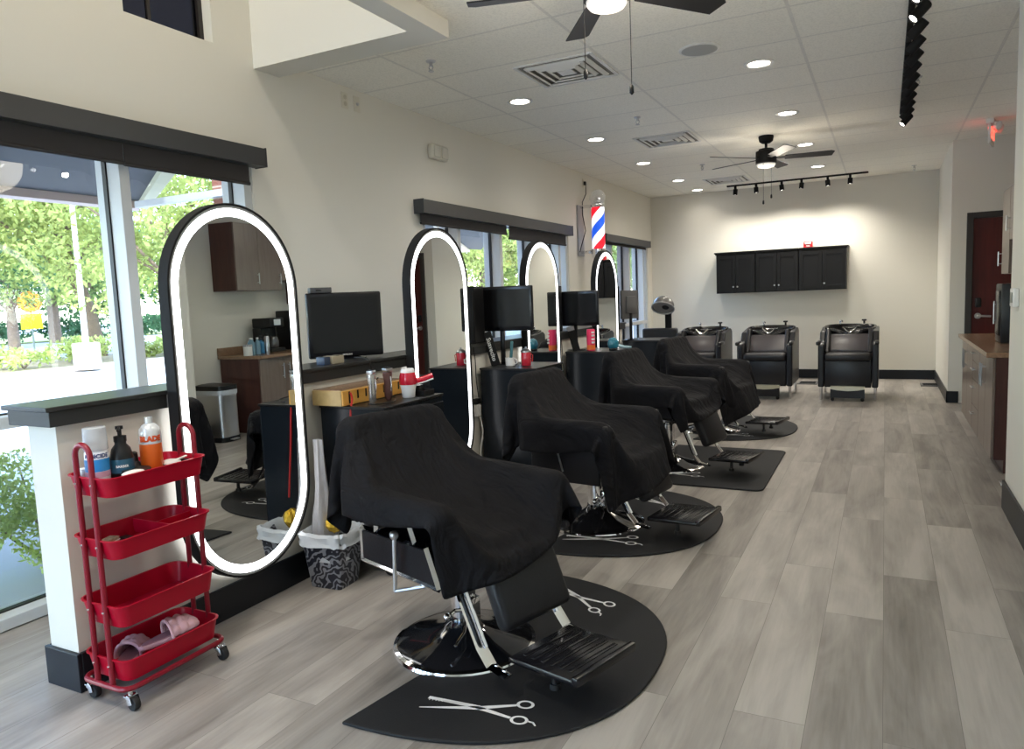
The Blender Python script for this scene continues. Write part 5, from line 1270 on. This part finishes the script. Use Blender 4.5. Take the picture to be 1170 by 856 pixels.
o = b.build('hood', hood_t, t); m_ = o.modifiers.new('s', 'SOLIDIFY'); m_.thickness = .008
b = MB(); b.tube([tuple(M_ @ Vector((.160*math.cos(a*PI/18), .160*math.sin(a*PI/18), 0))+Vector((.10, .10, 1.22))) for a in range(36)], .012, 8, True); b.build('hood_rim', silver_pl, t)
b = MB(); vs = b.lathe([(.145, .012), (0, .04)], (0, 0, 0), 30, cap=False)
for v in vs: v.co = M_ @ v.co + Vector((.10, .10, 1.22))
b.build('air_plate', mat('hood inner', (.32, .31, .30), .4), t)
b = MB(); vs = b.lathe([(.055, -.004), (.05, -.012), (0, -.012)], (.03, .03, .035), 20)
for v in vs: v.co = M_ @ v.co + Vector((.10, .10, 1.22))
b.build('fan_grille', blk_plastic, t)
for x, y, l in ((-1.02, 11.75, 'grey floor grate behind the middle shampoo chair'), (.60, 11.75, 'grey floor grate near the back right corner')):
    t = thing('floor_grate', l, 'grate', (x, y, 0)); b = MB(); b.box(-.14, .14, -.16, .16, 0, .012, .003); b.build('plate', mat('grate grey', (.10, .10, .10), .5), t); b = MB()
    for k in range(6): b.box(-.11, .11, -.12+.045*k, -.105+.045*k, .012, .015)
    b.build('slots', blk_matte, t, smooth=False)

# ================================================================== KITCHENETTE on the right
def bar_handle(b, x, y, z, L, vert=True, n=8):
    if vert: b.tube([(x, y, z-L/2), (x, y, z+L/2)], .006, n); b.tube([(x+.03, y, z-L*.35), (x, y, z-L*.35)], .004, 6); b.tube([(x+.03, y, z+L*.35), (x, y, z+L*.35)], .004, 6)
    else: b.tube([(x, y-L/2, z), (x, y+L/2, z)], .006, n); b.tube([(x+.03, y-L*.35, z), (x, y-L*.35, z)], .004, 6); b.tube([(x+.03, y+L*.35, z), (x, y+L*.35, z)], .004, 6)
def base_unit(y0, y1, doors, label, drawers=False):
    cy = (y0+y1)/2; h = (y1-y0)/2; t = thing('base_cabinet', label, 'cabinet', (1.0, cy, 0), 0, 'kitchenette base cabinets')
    b = MB(); b.box(-.262, .30, -h, h, .10, .868); b.build('body', cab_side, t, smooth=False)
    b = MB(); b.box(-.20, .30, -h, h, 0, .10); b.build('toe_kick', cab_side, t, smooth=False)
    if drawers:
        for k, (z0, z1) in enumerate(((.105, .33), (.335, .56), (.565, .72), (.725, .86))):
            b = MB(); b.box(-.282, -.263, -h+.003, h-.003, z0, z1, .002); d = b.build('drawer', cab_front, t, smooth=False); b = MB(); bar_handle(b, -.315, 0, z1-.05, .16, False); b.build('drawer_handle', brushed, d)
    else:
        n_ = doors; w = 2*h/n_
        for k in range(n_):
            a = -h+w*k+.003; c = a+w-.006; b = MB(); b.box(-.282, -.263, a, c, .105, .86, .002); d = b.build('door', cab_front, t, smooth=False)
            yh = (c-.05 if k == 0 and n_ == 2 else a+.05); b = MB(); bar_handle(b, -.315, yh, .70, .18); b.build('door_handle', brushed, d)
    return t
base_unit(6.41, 7.27, 2, 'dark sided base cabinet with two taupe doors, nearest under the brown counter'); base_unit(7.275, 7.78, 0, 'base cabinet with four drawers in the middle of the kitchenette', True); base_unit(7.785, 8.75, 2, 'base cabinet with taupe doors farthest under the brown counter')
t = thing('countertop', 'brown speckled laminate countertop over the kitchenette cabinets', 'counter', (1.0, 7.58, .869)); b = MB(); b.box(-.325, .318, -1.19, 1.18, 0, .036, .004); b.build('slab', counter_m, t, smooth=False); b = MB(); b.box(.298, .318, -1.19, 1.18, .036, .13, .003); b.build('backsplash', counter_m, t, smooth=False)
def upper(y0, y1, z0, z1, doors, label, x0=.955):
    cy = (y0+y1)/2; h = (y1-y0)/2; t = thing('wall_cabinet', label, 'cabinet', (1.14, cy, z0), 0, 'kitchenette wall cabinets'); H = z1-z0
    b = MB(); b.box(x0-1.14+.02, .178, -h, h, 0, H); b.build('body', cab_side, t, smooth=False); w = 2*h/doors
    for k in range(doors):
        a = -h+w*k+.002; c = a+w-.004; b = MB(); b.box(x0-1.14, x0-1.14+.019, a, c, .003, H-.003, .002); d = b.build('door', cab_front, t, smooth=False)
        yh = c-.045; b = MB(); bar_handle(b, x0-1.14-.032, yh, .14, .13); b.build('door_handle', brushed, d)
upper(6.41, 7.18, 1.66, 2.44, 2, 'dark sided wall cabinet with two taupe doors above the water bottles')
upper(7.185, 7.68, 1.78, 2.24, 1, 'short taupe wall cabinet between the two taller wall cabinets')
upper(7.685, 8.12, 1.49, 2.24, 1, 'taupe wall cabinet hanging lowest, beside the dark red door')
zc = .906
t = thing('coffee_maker', 'black coffee machine on the kitchenette counter below the wall cabinet', 'coffee maker', (1.08, 7.02, zc)); b = MB(); b.box(-.14, .14, -.13, .13, 0, .05, .01); b.box(.0, .14, -.13, .13, .05, .30, .01); b.box(-.14, .14, -.13, .13, .30, .42, .015); b.build('body', blk_plastic, t)
b = MB(); b.lathe([(.05, 0), (.06, .01), (.065, .08), (.05, .13), (.052, .14)], (-.07, 0, .052), 20); b.build('carafe', mat('coffee glass', (.06, .05, .045), .08), t); b = MB(); b.box(-.143, -.140, -.06, .06, .33, .40); b.build('control_panel', brushed, t)
t = thing('coffee_maker', 'second black appliance with steel front farther along the kitchenette counter', 'coffee maker', (1.04, 7.52, zc)); b = MB(); b.box(-.17, .20, -.17, .17, 0, .50, .012); b.build('body', blk_plastic, t); b = MB(); b.box(-.176, -.170, -.13, .13, .06, .44, .004); b.build('glass_front', screen_m, t); b = MB(); bar_handle(b, -.185, .14, .25, .2); b.build('handle', brushed, t)
def simple_bottle(x, y, label, prof, m, cap=None, group=None, name='bottle', cat='bottle'):
    t = thing(name, label, cat, (x, y, zc), 0, group); b = MB(); b.lathe(prof, n=18); b.build('body', m, t)
    if cap: b = MB(); b.lathe(cap[0], n=14); b.build('cap', cap[1], t)
clearb = mat('clear blue plastic', (.22, .38, .48), .12, alpha=.75)
for x, y, w in ((.95, 6.57, 'nearest'), (1.02, 6.62, 'middle'), (.94, 6.65, 'farthest')):
    simple_bottle(x, y, 'clear water bottle on the kitchenette counter, %s of three' % w, [(.03, 0), (.032, .005), (.032, .14), (.013, .17), (.013, .185)], clearb, ([(.015, .182), (.015, .20), (0, .20)], white_pl), 'water bottles on the counter')
simple_bottle(1.0, 6.78, 'blue soap pump bottle on the kitchenette counter', [(.036, 0), (.038, .005), (.038, .13), (.015, .155), (.015, .165)], mat('blue soap', (.06, .25, .45), .2, alpha=.85), ([(.017, .163), (.017, .18), (.005, .182), (.005, .205), (.02, .206), (.02, .214), (0, .214)], blk_plastic))
simple_bottle(.98, 6.86, 'slim steel flask beside the coffee machine', [(.03, 0), (.031, .004), (.031, .19), (.022, .205)], brushed, ([(.022, .2), (.022, .225), (0, .228)], blk_plastic))
simple_bottle(.92, 6.46, 'white plastic tub at the near end of the counter', [(.048, 0), (.05, .004), (.05, .10), (.052, .102), (.052, .125), (0, .127)], white_pl, ([(.053, .108), (.053, .122), (.05, .128), (0, .13)], grey_pl), None, 'tub', 'tub')
t = thing('trash_can', 'stainless steel pedal bin with white liner in the recess beside the base cabinets', 'bin', (.98, 5.98, 0), 0)
b = MB(); loft(b, [ringz(.20, .135, .06, .05), ringz(.20, .135, .06, .55)], True, True); b.build('body', brushed, t); b = MB(); loft(b, [ringz(.205, .14, .06, 0), ringz(.205, .14, .06, .055)], True, True); b.build('base', blk_plastic, t)
b = MB(); loft(b, [ringz(.208, .143, .06, .57), ringz(.205, .14, .06, .62), ringz(.15, .09, .05, .635)], True, True); b.build('lid', blk_plastic, t); b = MB(); loft(b, [ringz(.207, .142, .062, .52), ringz(.209, .144, .062, .572)], False, False); b.build('liner_edge', liner, t); b = MB(); b.box(-.25, -.19, -.05, .05, .02, .035, .005); b.build('pedal', brushed, t)
# thermostat on the end of the near wall
t = thing('thermostat', 'white wall thermostat with grey display on near right wall edge', 'thermostat', (.69, 5.16, 1.335)); b = MB(); b.box(-.030, 0, -.065, .065, -.055, .055, .008); b.build('housing', white_pl, t); b = MB(); b.box(-.032, -.029, -.038, .038, -.030, .030, .003); b.build('display', mat('lcd', (.20, .22, .20), .3), t)
